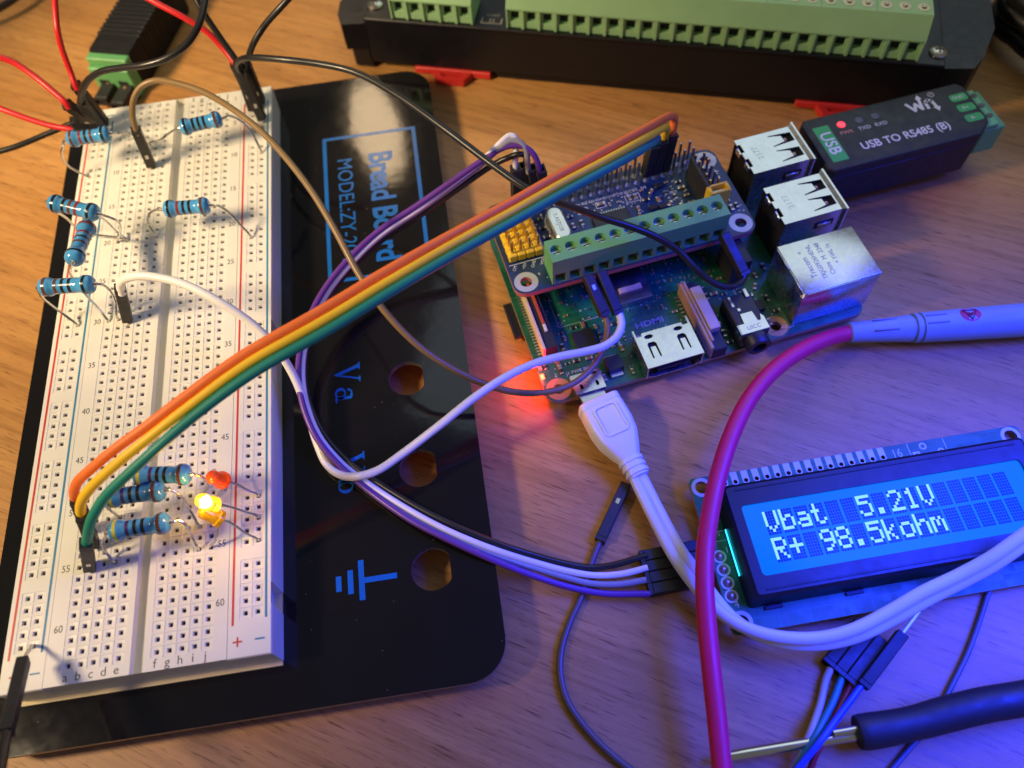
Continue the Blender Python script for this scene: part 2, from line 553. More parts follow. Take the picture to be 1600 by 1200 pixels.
# ------------------------------------------------------------------ white breadboard
BZ0, BZ = 7.25, 16.5
bb = thing('breadboard', 'white solderless breadboard with red and blue rail lines, stuck on the black plate', 'breadboard', (0, 0, 0))
BW = mat('breadboard_plastic', (0.73, 0.70, 0.61), 0.42, var=0.06, scale=0.5, bump=0.03, bscale=20)
PIT = mat('breadboard_clip', (0.16, 0.14, 0.12), 0.5, 0.3)
TAPE = mat('yellowed_tape', (0.66, 0.52, 0.24), 0.5)
P254 = 2.54
def strip(name, x0, x1, cols, rows, y0, y1, groove=None, notches=()):
    """top sheet with a square pit per contact, and a skirt round it"""
    mb = MB()
    xs = sorted(set([x0, x1] + [c + d for c in cols for d in (-1.27, 1.27)] + (list(groove) if groove else [])))
    xs = [x for i, x in enumerate(xs) if i == 0 or x - xs[i - 1] > 1e-4]
    ys = sorted(set([y0, y1] + [round(r + d, 4) for r in rows for d in (-1.27, 1.27)]))
    ys2 = [ys[0]]
    for y in ys[1:]:
        if y - ys2[-1] > 1e-3: ys2.append(y)
    for i in range(len(xs) - 1):
        a, b = xs[i], xs[i + 1]
        col = any(abs((a + b) / 2 - c) < 0.1 and abs(b - a - 2.54) < 0.01 for c in cols)
        if groove and a >= groove[0] - 1e-4 and b <= groove[1] + 1e-4:
            z = BZ - 2.0
            mb.add([(a, y0, z), (b, y0, z), (b, y1, z), (a, y1, z)], [(0, 1, 2, 3)])
            mb.add([(a, y0, BZ), (a, y0, z), (a, y1, z), (a, y1, BZ)], [(0, 1, 2, 3)])
            mb.add([(b, y0, BZ), (b, y1, BZ), (b, y1, z), (b, y0, z)], [(0, 1, 2, 3)])
            continue
        if not col:
            mb.add([(a, y0, BZ), (b, y0, BZ), (b, y1, BZ), (a, y1, BZ)], [(0, 1, 2, 3)])
            continue
        cx = (a + b) / 2
        for j in range(len(ys2) - 1):
            c, d = ys2[j], ys2[j + 1]
            cy = (c + d) / 2
            if abs(d - c - 2.54) < 0.01 and any(abs(cy - r) < 0.1 for r in rows):
                V = []
                for h, z in ((1.27, BZ), (1.16, BZ), (1.08, BZ - 0.10), (0.48, BZ - 0.18), (0.36, BZ - 0.7), (0.36, BZ - 3.4)):
                    V += [(cx - h, cy - h, z), (cx + h, cy - h, z), (cx + h, cy + h, z), (cx - h, cy + h, z)]
                for k in range(5):
                    mb.add(V[4 * k:4 * k + 8], [(q, (q + 1) % 4, (q + 1) % 4 + 4, q + 4) for q in range(4)], mi=1 if k == 4 else 0)
                mb.add(V[20:], [(0, 1, 2, 3)], mi=1)
            else:
                mb.add([(a, c, BZ), (b, c, BZ), (b, d, BZ), (a, d, BZ)], [(0, 1, 2, 3)])
    # skirt with a small chamfer
    def ring(z, g):
        pts = [(x0 - g, y0 - g, z)]
        pts += [(x1 + g, y0 - g, z)]
        for ya, yb in notches:
            pts += [(x1 + g, ya, z), (x1 + g - 1.9, ya + 1.0, z), (x1 + g - 1.9, yb, z), (x1 + g, yb, z)]
        pts += [(x1 + g, y1 + g, z), (x0 - g, y1 + g, z)]
        return pts
    g1 = 0.0 if not notches else 0.0
    rings = [ring(BZ, 0.0), ring(BZ - 0.35, 0.2 if x0 < -10 or x1 > 40 else 0.02), ring(BZ0, -0.1 if x0 < -10 or x1 > 40 else 0.03)]
    n = len(rings[0])
    for k in range(2):
        V = rings[k] + rings[k + 1]
        mb.add(V, [(q + n, (q + 1) % n + n, (q + 1) % n, q) for q in range(n)])
    return part(mb, name, [BW, PIT], bb, smooth=20)
allrows = [r * P254 for r in range(63)]
railrows = [(63 - (61 - 6 * g - k)) * P254 for g in range(10) for k in range(5)]
YB, YT = -3.6, 161.1
strip('terminal_strip', -4.5, 31.95, [0, 2.54, 5.08, 7.62, 10.16, 17.78, 20.32, 22.86, 25.4, 27.94], allrows, YB, YT, groove=(12.6, 15.2))
strip('power_rail', -13.3, -4.62, [-10.16, -7.62], railrows, YB, YT)
strip('power_rail', 32.1, 40.8, [35.56, 38.1], railrows, YB, YT, notches=((6.2, 10.8), (73.0, 77.0)))
mb = MB(); mb.box(-13.4, 40.6, YB - 0.9, YT + 0.5, 7.21, 7.9)
part(mb, 'backing_tape', TAPE, bb, smooth=0)
REDINK = mat('red_print', (0.55, 0.035, 0.03), 0.45)
CYANINK = mat('blue_rail_print', (0.03, 0.20, 0.34), 0.45)
GREYINK = mat('grey_print', (0.06, 0.055, 0.06), 0.5)
zt = BZ + 0.03
for x, m in ((-12.15, REDINK), (-5.6, CYANINK), (33.05, REDINK), (39.85, CYANINK)):
    ya, yb = (2.8, 155) if m is REDINK else (3.6, 155.5)
    flat('rail_line', [bar(x - 0.24, x + 0.24, ya, yb)], m, bb, zt)
for x0 in (-10.6, 34.1):
    for yy in (-0.55, 158.2):
        flat('plus_sign', [bar(x0 - 0.95, x0 + 0.95, yy - 0.17, yy + 0.17), bar(x0 - 0.17, x0 + 0.17, yy + 0.18, yy + 0.98), bar(x0 - 0.17, x0 + 0.17, yy - 0.98, yy - 0.18)], REDINK, bb, zt)
for x0 in (-6.4, 38.6):
    for yy in (-0.5, 158.2):
        flat('minus_sign', [bar(x0 - 1.0, x0 + 1.0, yy - 0.18, yy + 0.18)], CYANINK, bb, zt)
for n in [1] + list(range(5, 61, 5)):
    y = (63 - n) * P254
    lettering(str(n), 2.15, (-2.75, y, zt), 0, GREYINK, bb, 'row_number', xs=0.86)
    lettering(str(n), 2.15, (30.35, y + 0.35, zt), 0, GREYINK, bb, 'row_number', xs=0.86)
for i, ch in enumerate('abcdefghij'):
    x = [0, 2.54, 5.08, 7.62, 10.16, 17.78, 20.32, 22.86, 25.4, 27.94][i]
    lettering(ch, 2.5, (x - 0.2, -2.3, zt), 0, GREYINK, bb, 'column_letter')
    lettering(ch, 2.5, (x, 159.6, zt), 0, GREYINK, bb, 'column_letter')

# ------------------------------------------------------------------ resistors
RB = mat('blue_resistor_enamel', (0.055, 0.27, 0.56), 0.16, var=0.12, scale=4, coat=0.4, bump=0.07, bscale=9, objrand=0.16)
BANDC = {'k': (0.012, 0.010, 0.010), 'n': (0.11, 0.035, 0.015), 'r': (0.22, 0.022, 0.015), 'v': (0.05, 0.015, 0.12), 'y': (0.48, 0.46, 0.05)}
BANDM = {k: mat('resistor_band_' + {'k': 'black', 'n': 'brown', 'r': 'red', 'v': 'violet', 'y': 'yellow'}[k], c, 0.2, coat=0.4) for k, c in BANDC.items()}
RES = {}
def resistor(p0, p1, lead0, lead1, bands, label):
    p0, p1 = Vector(p0), Vector(p1)
    L = (p1 - p0).length
    M = frame_from(p0, p1)
    mid = (p0 + p1) / 2
    t = thing('resistor', label, 'resistor', mid, M.to_3x3().to_euler(), 'blue resistors on the breadboard')
    k = L / 12.2
    if not RES:
        half = [(0.35, 6.15), (1.1, 6.1), (1.75, 5.85), (2.16, 5.3), (2.28, 4.6), (2.26, 3.9), (2.08, 3.45), (1.86, 3.2), (1.80, 2.4)]
        prof = [(r, -h) for r, h in half] + [(1.80, 0)] + [(r, h) for r, h in reversed(half)]
        RY = Matrix.Rotation(PI / 2, 4, 'Y')
        mb = MB(); mb.lathe(prof, 26, RY)
        RES['body'] = mesh_of(mb, 'body', [RB])
        for nm, r in (('cap_band', 2.315), ('band', 1.84)):
            mb = MB()
            w = 0.34
            V, F = [], []
            n = 26
            for x in (-w, w):
                for i in range(n):
                    a = 2 * PI * i / n
                    V.append((x, r * math.cos(a), r * math.sin(a)))
            F = [(i, (i + 1) % n, n + (i + 1) % n, n + i) for i in range(n)]
            F = [f[::-1] for f in F]
            mb.add(V, F)
            # thin inner lip so that the paint has thickness
            V2 = [(x, y * 0.97, z * 0.97) for x, y, z in V]
            mb.add(V[:n] + V2[:n], [(i, n + i, n + (i + 1) % n, (i + 1) % n) for i in range(n)])
            mb.add(V[n:] + V2[n:], [((i + 1) % n, n + (i + 1) % n, n + i, i) for i in range(n)])
            RES[nm] = mesh_of(mb, nm, [BANDM['k']])
    def link(nm, mesh, x=0.0, m=None, sx=1.0):
        o = bpy.data.objects.new(nm, mesh)
        COL.objects.link(o); o.parent = t
        o.location = (x * S, 0, 0)
        o.scale = (sx, 1, 1)
        if m:
            o.material_slots[0].link = 'OBJECT'; o.material_slots[0].material = m
        T[o.name] = T[t.name]
        return o
    body = link('body', RES['body'], sx=k)
    xs = (-4.45, -2.05, -0.45, 1.15, 4.45)
    for i, (x, c) in enumerate(zip(xs, bands)):
        link('band', RES['cap_band'] if abs(x) > 3.5 else RES['band'], x * k, BANDM[c])
    d = (p1 - p0).normalized()
    for pts, e, sgn in ((lead0, p0, -1), (lead1, p1, 1)):
        mb = MB()
        mb.tube([e - d * sgn * 0.4, e + d * sgn * 0.9] + list(pts), 0.31, 8, 6)
        mb.lathe([(0.32, 0), (0.62, 0.05), (0.5, 0.55), (0.31, 0.9)], 10, Matrix.Translation(e) @ (d * sgn).to_track_quat('Z', 'Y').to_matrix().to_4x4())
        part(mb, 'lead', TIN, t, world=True)
    return t
def hole(col, row, z=15.0):
    x = {'a': 0, 'b': 2.54, 'c': 5.08, 'd': 7.62, 'e': 10.16, 'f': 17.78, 'g': 20.32, 'h': 22.86, 'i': 25.4, 'j': 27.94, 'L+': -10.16, 'L-': -7.62, 'R+': 35.56, 'R-': 38.1}[col]
    return (x, (63 - row) * P254, z)
def dn(h, dz): return (h[0], h[1], 16.5 + dz)
H = hole
h = H('L+', 9.9)
resistor((-10.52, 137.13, 28.00), (0.84, 137.05, 28.00), [(-11.78, 135.50, 27.50), (-13.28, 134.97, 25.50), (-13.80, 134.75, 21.50), h, (h[0], h[1], 14)], [(2.87, 137.95, 27.00), (3.39, 140.84, 23.00), (1.2, 146.6, 19), H('a', 5), H('a', 5, 13.5)], 'nrknk',
         'blue resistor nearest the red wires, under the black plug cluster')
h = H('d', 7)
resistor((18.96, 137.78, 26.00), (30.10, 139.27, 26.00), [(15.75, 137.76, 25.00), (11.02, 139.16, 21.50), (6.9, 142.0, 18.5), h, H('d', 7, 13.5)], [(31.83, 139.92, 26.00), (34.50, 138.68, 25.50), (36.69, 137.24, 22.50), H('R-', 10, 17), H('R-', 10, 13.5)], 'kkkkn',
         'blue resistor lying across rows f to j below the topmost column letters')
resistor((-8.35, 108.90, 34.00), (2.87, 104.81, 32.00), [(-9.33, 109.54, 33.50), (-10.15, 110.26, 31.00), (-9.98, 112.74, 24.00), (-8.49, 112.16, 19.00), H('b', 20, 16.8), H('b', 20, 13.5)], [(5.46, 103.95, 31.00), (6.38, 104.27, 29.00), (5.04, 105.42, 25.00), (2.18, 107.59, 20.00), H('a', 20, 16.8), H('a', 20, 13.5)], 'kknrk',
         'blue resistor overhanging the left edge of the board beside row 15')
resistor((15.96, 109.99, 25.00), (27.52, 109.10, 25.00), [(12.65, 111.07, 24.00), (10.27, 111.31, 22.00), (9.37, 111.01, 19.50), H('e', 20, 17), H('e', 20, 13.5)], [(29.67, 108.69, 25.00), (31.65, 107.47, 24.00), (33.44, 106.06, 20.50), H('R+', 22, 17), H('R+', 22, 13.5)], 'krkkn',
         'blue resistor bridging the middle groove beside row 18, with two curved leads')
resistor((-1.58, 105.58, 28.00), (-1.58, 90.67, 32.00), [(-1.48, 108.31, 27.50), (-0.55, 109.42, 27.00), (0.38, 109.92, 24.00), (0.78, 110.42, 19.00), H('b', 20, 16.9), H('b', 20, 13.5)], [(-2.61, 89.90, 31.00), (-4.25, 90.56, 28.00), (-4.43, 90.02, 23.00), (-1.86, 86.59, 19.50), H('a', 30, 17), H('a', 30, 13.5)], 'rrknk',
         'blue resistor standing at a slant, end towards the viewer, left of row 20')
resistor((-9.10, 85.21, 31.00), (3.65, 83.82, 31.00), [(-10.30, 85.60, 30.00), (-11.20, 85.83, 26.50), (-10.20, 85.80, 20.00), H('L-', 30, 17), H('L-', 30, 13.5)], [(5.37, 83.69, 30.50), (5.62, 84.16, 28.00), (3.97, 85.30, 21.50), H('b', 30, 17.2), H('b', 30, 13.5)], 'nnkkk',
         'blue resistor overhanging the left edge beside row 25, left of the white wire plug')
resistor((15.95, 34.07, 28.00), (27.51, 32.44, 28.00), [(13.99, 34.38, 27.00), (9.84, 35.00, 24.00), (6.13, 34.80, 20.50), H('c', 49, 17), H('c', 49, 13.5)], [(28.24, 32.53, 27.50), (29.14, 32.43, 26.00), (28.99, 32.35, 22.00), H('i', 51, 17), H('i', 51, 13.5)], 'yvkkn',
         'farthest of the three blue resistors beside the small lights')
resistor((9.83, 30.45, 27.00), (21.91, 30.17, 27.00), [(8.78, 30.53, 26.50), (8.34, 30.32, 25.00), (7.24, 30.81, 20.00), H('d', 51, 17), H('d', 51, 13.5)], [(23.16, 30.17, 26.50), (24.19, 29.59, 25.00), (24.57, 27.97, 20.00), H('i', 53, 17), H('i', 53, 13.5)], 'yvkkn',
         'middle of the three blue resistors beside the small lights, touching the green wire')
resistor((10.32, 23.66, 25.00), (22.53, 23.76, 25.00), [(8.96, 23.26, 24.00), (7.50, 22.91, 22.00), (6.57, 21.96, 18.50), H('d', 55, 17), H('d', 55, 13.5)], [(23.89, 24.14, 24.50), (24.97, 23.62, 23.50), (25.12, 22.28, 20.00), H('i', 55, 17), H('i', 55, 13.5)], 'yvkkn',
         'nearest of the three blue resistors beside the small lights')

# ------------------------------------------------------------------ 3 mm LEDs
def led(base, tip, lens, leads, label, lit=False):
    base, tip = Vector(base), Vector(tip)
    M = Matrix.Translation(base) @ (tip - base).to_track_quat('Z', 'Y').to_matrix().to_4x4()
    t = thing('led', label, 'led', base, M.to_3x3().to_euler(), 'small lights on the breadboard')
    mb = MB()
    dome = [(1.5 * math.cos(R(a)), 3.7 + 1.5 * math.sin(R(a))) for a in range(0, 90, 12)] + [(0.05, 5.2)]
    mb.lathe([(1.9, 0), (1.9, 0.9), (1.86, 1.0), (1.55, 1.02), (1.5, 1.1)] + dome, 26)
    part(mb, 'lens', lens, t)
    if lit:
        mb = MB(); mb.lathe([(0.3, 1.4), (0.75, 2.2), (0.85, 2.8), (0.7, 3.3), (0.3, 3.6), (0.05, 3.65)], 18)
        part(mb, 'glowing_die', lit, t)
    else:
        mb = MB(); mb.box(-0.7, 0.7, -0.25, 0.25, 0.9, 2.4); mb.lathe([(0.35, 2.4), (0.65, 2.9)], 10)
        part(mb, 'lead_frame', TIN, t)
    for pts in leads:
        mb = MB(); mb.tube([M @ Vector((0, 0, 0.6))] + list(pts), 0.27, 8, 5)
        part(mb, 'lead', TIN, t, world=True)
    return t
RLENS = mat('red_led_epoxy', (0.92, 0.10, 0.012), 0.10, var=0.05, trans=0.5, emit=(1.0, 0.13, 0.012), estr=0.16)  # faint emission added to brighten the lens, though this LED is unlit
YLENS = mat('yellow_led_epoxy', (0.86, 0.50, 0.01), 0.15, var=0.05, trans=0.45)
LITLENS = mat('lit_amber_epoxy', (0.98, 0.62, 0.06), 0.06, trans=0.9, emit=(1.0, 0.50, 0.02), estr=0.55)
GLOW = mat('glowing_amber', (1.0, 0.7, 0.2), 0.2, emit=(1.0, 0.72, 0.24), estr=26.0)
led((32.65, 32.22, 23.00), (31.70, 31.59, 27.00), RLENS, [[(34.84, 31.79, 21.00), (36.25, 31.17, 19.00), H('R-', 51, 17), H('R-', 51, 13.5)], [(31.04, 31.63, 20.00), (29.36, 30.76, 18.00), H('j', 51, 16.8), H('j', 51, 13.5)]], 'unlit orange red light on the breadboard, farthest from the viewer of three')
led((31.17, 26.39, 24.00), (29.83, 26.29, 28.50), LITLENS, [[(32.76, 26.70, 22.50), (35.12, 26.43, 19.50), H('R-', 53, 17), H('R-', 53, 13.5)], [(30.21, 25.95, 21.00), (28.81, 25.46, 19.00), H('j', 53, 16.8), H('j', 53, 13.5)]], 'glowing amber light on the breadboard, brightest of three', lit=GLOW)
led((32.00, 23.86, 22.00), (29.47, 24.87, 25.00), YLENS, [[(33.95, 23.05, 21.00), (35.99, 21.43, 19.00), H('R-', 55, 17), H('R-', 55, 13.5)], [(30.98, 21.72, 20.50), (29.61, 20.64, 18.50), H('j', 55, 16.8), H('j', 55, 13.5)]], 'unlit yellow light on the breadboard, just in front of the glowing one')
lamp('amber_led_light', 'POINT', (30.05, 25.55, 31.00), None, 60, (1.0, 0.55, 0.12), shadow_soft_size=0.15)
# ------------------------------------------------------------------ jumper wires
HOUS = mat('plug_housing_plastic', (0.018, 0.017, 0.017), 0.5, bump=0.12, bscale=24, var=0.2)
LATCH = mat('plug_latch_metal', (0.62, 0.58, 0.52), 0.3, 1.0)
def housing(parent, a, b, up=(0, -1, 0.3), n=1, w=2.54, latch=True, pin=0.0, label=None):
    """square jumper plug from its wire end a to its mating end b"""
    M = frame_from(a, b, up)
    L = (Vector(b) - Vector(a)).length
    hw = w * n / 2
    mb = MB()
    for i in range(n):
        c = -hw + w * (i + 0.5)
        q = w / 2 - 0.05
        mb.box(0.9, L, c - q, c + q, -1.27, 1.27, 0.18, M)
        # rim round the wire entry
        mb.box(0, 0.9, c - q, c - q + 0.42, -1.27, 1.27, 0, M)
        mb.box(0, 0.9, c + q - 0.42, c + q, -1.27, 1.27, 0, M)
        mb.box(0, 0.9, c - q + 0.42, c + q - 0.42, 0.85, 1.27, 0, M)
        mb.box(0, 0.9, c - q + 0.42, c + q - 0.42, -1.27, -0.85, 0, M)
    o = part(mb, 'plug_housing', HOUS, parent, world=True, smooth=0, label=label)
    if latch:
        for i in range(n):
            c = -hw + w * (i + 0.5)
            mb = MB(); mb.box(L * 0.63, L * 0.63 + 1.3, c - 0.42, c + 0.42, 1.18, 1.31, 0, M)
            part(mb, 'latch', LATCH, o, world=True, smooth=0)
    if pin:
        mb = MB(); mb.box(L, L + pin, -0.32, 0.32, -0.32, 0.32, 0.08, M)
        part(mb, 'pin', TIN, parent, world=True, smooth=0)
    return o
def wire(parent, pts, r, m, name='wire', n=12, step=6):
    mb = MB(); mb.tube(pts, r, n, step)
    return part(mb, name, m, parent, world=True, smooth=80)
W_RED = plastic('red_wire', (0.56, 0.012, 0.016))
W_BLACK = plastic('black_wire', (0.014, 0.013, 0.013), 0.34)
W_BROWN = plastic('brown_wire', (0.20, 0.125, 0.05))
W_WHITE = plastic('white_wire', (0.78, 0.76, 0.74))
W_ORANGE = plastic('orange_wire', (0.95, 0.20, 0.035), 0.5)
W_YELLOW = plastic('yellow_wire', (0.95, 0.56, 0.02), 0.5)
W_GREEN = plastic('green_wire', (0.012, 0.24, 0.17), 0.45)
W_PURPLE = plastic('purple_wire', (0.12, 0.035, 0.25))
W_GREY = plastic('grey_wire', (0.27, 0.27, 0.29))
W_BEIGE = plastic('beige_wire', (0.46, 0.40, 0.30))
W_TEAL = plastic('teal_wire', (0.02, 0.23, 0.24))
W_BLUE = plastic('blue_wire', (0.02, 0.07, 0.50))
GJ = 'jumper wires plugged into the breadboard'
def jumper(label, loc, name='jumper_wire', group=None):
    return thing(name, label, 'jumper wire', loc, group=group)

# cluster on the left rail
t = jumper('red jumper wire rising steeply from the breadboard corner left of the green-ended adapter', H('L-', 2, 16.5), group=GJ)
housing(t, (-8.54, 153.94, 32.00), H('L-', 2, 17), pin=3)
wire(t, [(-8.21, 152.74, 31.00), (-8.20, 153.28, 32.50), (-8.36, 155.22, 35.00), (-8.05, 157.22, 40.00), (-6.96, 158.80, 45.00), (-6.25, 161.91, 48.00), (-5.58, 166.54, 51.00)], 0.78, W_RED)
t = jumper('upper of two red jumper wires running from the left rail to the left', H('L+', 2, 16.5), group=GJ)
housing(t, (-11.43, 148.94, 30.00), H('L+', 2.4, 17), pin=3)
wire(t, [(-10.99, 148.21, 29.00), (-11.12, 148.56, 30.50), (-13.75, 151.03, 33.00), (-17.75, 154.40, 36.00), (-21.53, 156.64, 39.00), (-24.86, 157.16, 41.00), (-28.72, 157.47, 42.00)], 0.86, W_RED)
t = jumper('black jumper wire curving from the left rail over the green-ended adapter', H('L-', 3, 16.5), group=GJ)
housing(t, (-6.21, 146.69, 31.50), H('L-', 3.6, 17), pin=3)
wire(t, [(-6.69, 146.41, 30.50), (-5.82, 146.22, 32.50), (-3.59, 145.22, 36.00), (0.22, 144.17, 40.00), (5.16, 142.73, 43.00), (11.56, 140.42, 45.00), (18.34, 137.53, 47.00), (24.91, 137.16, 48.50), (30.16, 139.43, 50.00), (33.41, 143.59, 51.50), (35.20, 149.13, 53.00), (35.88, 153.69, 54.00)], 0.86, W_BLACK)
t = jumper('lower of two red jumper wires running left, ending beside a blue resistor', H('L+', 5, 16.5), group=GJ)
housing(t, (-11.23, 143.04, 26.00), (-5.79, 146.22, 22.00), up=(0, 0, 1), pin=0)
wire(t, [(-10.45, 143.17, 25.50), (-11.62, 143.37, 26.00), (-16.12, 144.43, 27.00), (-21.70, 146.11, 29.00), (-26.54, 147.86, 31.00), (-32.12, 150.23, 33.00)], 0.80, W_RED)
t = jumper('black jumper wire below the red ones, running left from behind a blue resistor', H('L-', 5, 16.5), group=GJ)
housing(t, (-14.21, 150.71, 22.00), (-9.21, 154.53, 19.00), up=(0, 0, 1), pin=0)
wire(t, [(-13.10, 150.49, 22.00), (-14.52, 150.26, 22.00), (-18.64, 149.31, 21.50), (-24.61, 147.47, 21.00), (-30.21, 145.31, 21.00), (-38.33, 143.68, 21.00)], 0.80, W_BLACK)
# cluster on the right rail
t = jumper('red jumper wire passing over the black adapter to the far right breadboard corner', H('R+', 2, 16.5), group=GJ)
housing(t, (34.99, 154.81, 31.00), H('R+', 2, 17), pin=3)
wire(t, [(35.57, 153.54, 30.00), (34.81, 155.03, 31.50), (32.78, 157.63, 34.00), (29.59, 160.07, 38.00), (24.63, 161.92, 42.00), (18.81, 164.68, 45.00), (14.35, 167.42, 47.00)], 0.85, W_RED)
t = jumper('black jumper wire running beside a red one into the far right breadboard corner', H('R+', 3, 16.5), group=GJ)
housing(t, (36.25, 153.58, 32.00), H('R+', 3.2, 17), pin=3)
wire(t, [(36.64, 152.97, 30.50), (36.07, 153.79, 32.50), (34.25, 156.09, 36.00), (32.50, 158.13, 40.00), (31.01, 159.95, 44.00), (29.51, 163.22, 48.00)], 0.85, W_BLACK)
t = jumper('short visible black jumper wire bending up from the far right breadboard corner', H('R-', 2, 16.5), group=GJ)
housing(t, (38.24, 154.04, 30.00), H('R-', 2.2, 17), pin=3)
wire(t, [(38.28, 152.87, 29.00), (38.58, 153.27, 31.00), (40.12, 152.91, 34.00), (42.83, 152.76, 38.00), (47.19, 153.92, 42.00), (52.32, 154.19, 46.00), (57.23, 155.74, 49.00)], 0.85, W_BLACK)
t = jumper('long black jumper wire arching from the breadboard over the green screw terminal row', H('R-', 3, 16.5), group=GJ)
housing(t, (37.21, 150.67, 31.00), (38.60, 146.60, 17.50), pin=3)
wire(t, [(37.42, 149.82, 29.50), (37.03, 150.01, 32.00), (37.38, 148.85, 35.00), (39.49, 146.49, 38.00), (43.58, 142.65, 41.00), (51.67, 137.73, 43.00), (61.42, 134.00, 43.00), (70.15, 129.08, 43.00), (79.90, 118.95, 43.00), (90.99, 105.23, 42.00), (101.48, 92.67, 40.00), (107.98, 86.22, 38.50), (116.28, 82.17, 36.00),
         (123.28, 79.09, 34.00), (129.87, 77.27, 31.50), (135.87, 75.54, 28.50), (141.27, 73.49, 24.50), (144.92, 70.48, 21.00), (148.60, 68.55, 17.50), (152.64, 67.70, 15.00), (156.07, 68.58, 13.50), (158.29, 70.34, 13.00), (159.05, 71.63, 13.50)], 0.86, W_BLACK)
housing(t, (158.94, 71.25, 13.50), (155.15, 80.66, 19.00), up=(0, 0, 1), latch=False)
# single wires
t = jumper('brown jumper wire arching from the breadboard under the orange ribbon to the circuit board', H('d', 9.6, 16.5), group=GJ)
housing(t, (8.79, 135.04, 30.00), (7.22, 135.08, 17.00), up=(0.2, -1, 0.2), pin=3)
wire(t, [(8.84, 134.46, 28.50), (9.07, 135.11, 31.00), (10.21, 135.07, 35.00), (12.03, 136.25, 38.50), (14.88, 137.32, 41.00), (19.15, 137.07, 42.50), (25.12, 133.71, 43.50), (32.80, 128.06, 44.00), (40.92, 119.62, 44.00), (46.89, 112.50, 43.00), (52.55, 103.81, 41.50), (57.86, 93.90, 39.50), (62.13, 83.78, 37.00), (66.12, 73.30, 34.00),
         (70.66, 64.94, 30.00), (76.60, 58.05, 25.00), (82.92, 53.91, 20.00), (89.65, 50.72, 16.00), (96.74, 48.56, 13.00), (104.25, 47.92, 11.50), (110.66, 49.31, 10.50), (115.94, 52.50, 10.20), (120.21, 57.38, 10.00), (122.46, 62.31, 10.50), (122.83, 66.00, 11.50), (122.69, 67.82, 12.00)], 0.80, W_BROWN)
housing(t, (122.58, 66.48, 12.00), (119.53, 75.07, 18.00), up=(0, 0, 1))
t = jumper('white jumper wire from breadboard row 30, drooping across the black plate', H('c', 30, 16.5), group=GJ)
housing(t, (9.02, 83.01, 29.50), (5.08, 82.98, 17.00), up=(0.2, -1, 0.2), latch=False, pin=3)
wire(t, [(8.99, 82.23, 28.00), (9.68, 82.53, 30.50), (11.35, 81.87, 33.00), (13.42, 81.29, 34.50), (17.16, 80.40, 35.50), (22.09, 78.77, 35.50), (27.10, 76.41, 35.00), (33.77, 72.16, 33.00), (39.77, 67.97, 29.00), (43.67, 64.05, 25.00), (46.34, 59.50, 19.00), (48.17, 52.67, 13.50), (49.56, 45.01, 10.30), (51.47, 39.31, 9.00), (54.76, 35.58, 9.60), (59.28, 33.57, 11.80),
         (63.82, 33.95, 12.50), (70.12, 36.54, 14.00), (79.80, 40.42, 18.00), (87.78, 44.31, 20.50), (94.85, 48.11, 20.50), (101.96, 51.53, 19.00), (109.10, 53.77, 17.00), (115.55, 55.30, 15.00), (120.60, 56.98, 13.50), (124.21, 59.76, 12.50), (126.07, 63.16, 12.00), (126.20, 66.80, 12.00)], 0.98, W_WHITE)
housing(t, (125.96, 66.45, 12.00), (123.00, 75.62, 18.00), up=(0, 0, 1), latch=False)

# ribbon of three from the breadboard to the header
t = thing('ribbon_cable', 'flat ribbon of orange, yellow and green wires spanning from breadboard to pin header', 'ribbon cable', H('b', 53, 16.5))
PTS = {
 'o': [(4.55, 30.11, 29.00), (6.07, 30.29, 32.50), (8.59, 30.66, 36.00), (12.82, 31.08, 39.50), (18.80, 32.60, 43.00), (26.29, 35.36, 46.00), (33.14, 38.56, 48.00), (45.53, 44.35, 51.00), (61.58, 50.85, 53.00), (74.57, 57.43, 53.50), (87.99, 64.47, 53.00), (102.19, 72.86, 51.00), (112.93, 79.99, 49.00), (126.23, 89.22, 45.50), (137.39, 97.82, 41.50), (143.42, 103.45, 38.00), (146.03, 106.01, 36.00), (147.41, 107.12, 33.50), (147.26, 106.96, 30.50), (147.32, 106.48, 29.00)],
 'y': [(6.15, 26.37, 29.00), (7.45, 27.23, 32.00), (10.16, 27.87, 35.50), (14.52, 28.97, 39.00), (20.68, 30.88, 42.50), (27.67, 33.46, 45.50), (34.26, 36.55, 47.50), (46.62, 42.45, 50.50), (62.38, 48.64, 52.50), (75.08, 55.03, 53.00), (88.48, 62.29, 52.50), (102.66, 70.73, 50.50), (113.38, 77.76, 48.50), (125.53, 85.77, 45.50), (135.79, 94.13, 41.50), (141.33, 99.92, 38.00), (143.63, 102.70, 36.00), (144.72, 104.04, 33.50), (144.90, 105.38, 30.50), (144.90, 105.37, 29.00)],
 'g': [(6.76, 19.89, 27.00), (9.05, 20.86, 31.00), (11.62, 22.48, 35.00), (15.54, 25.00, 38.50), (21.47, 27.49, 42.00), (28.16, 30.23, 45.00), (35.26, 34.43, 47.00), (47.70, 40.42, 50.00), (63.17, 46.45, 52.00), (75.59, 52.81, 52.50), (88.96, 60.13, 52.00), (103.14, 68.62, 50.00), (113.53, 75.42, 48.00), (125.04, 83.23, 45.00), (134.37, 90.99, 41.00), (139.25, 97.28, 37.00), (141.11, 100.30, 35.00), (142.05, 102.50, 32.50), (142.15, 103.45, 30.50), (142.29, 104.07, 29.00)]}
for k, m in (('o', W_ORANGE), ('y', W_YELLOW), ('g', W_GREEN)):
    off = {'o': -1, 'y': 0, 'g': 1}[k]
    pts = [Vector(q) for q in PTS[k]]
    if off:
        for i in range(5, min(15, len(pts))):
            j = min(i, len(PTS['y']) - 1)
            pts[i] = pts[i].lerp(Vector(PTS['y'][j]), 0.09)
    wire(t, pts, 1.03, m, step=6)
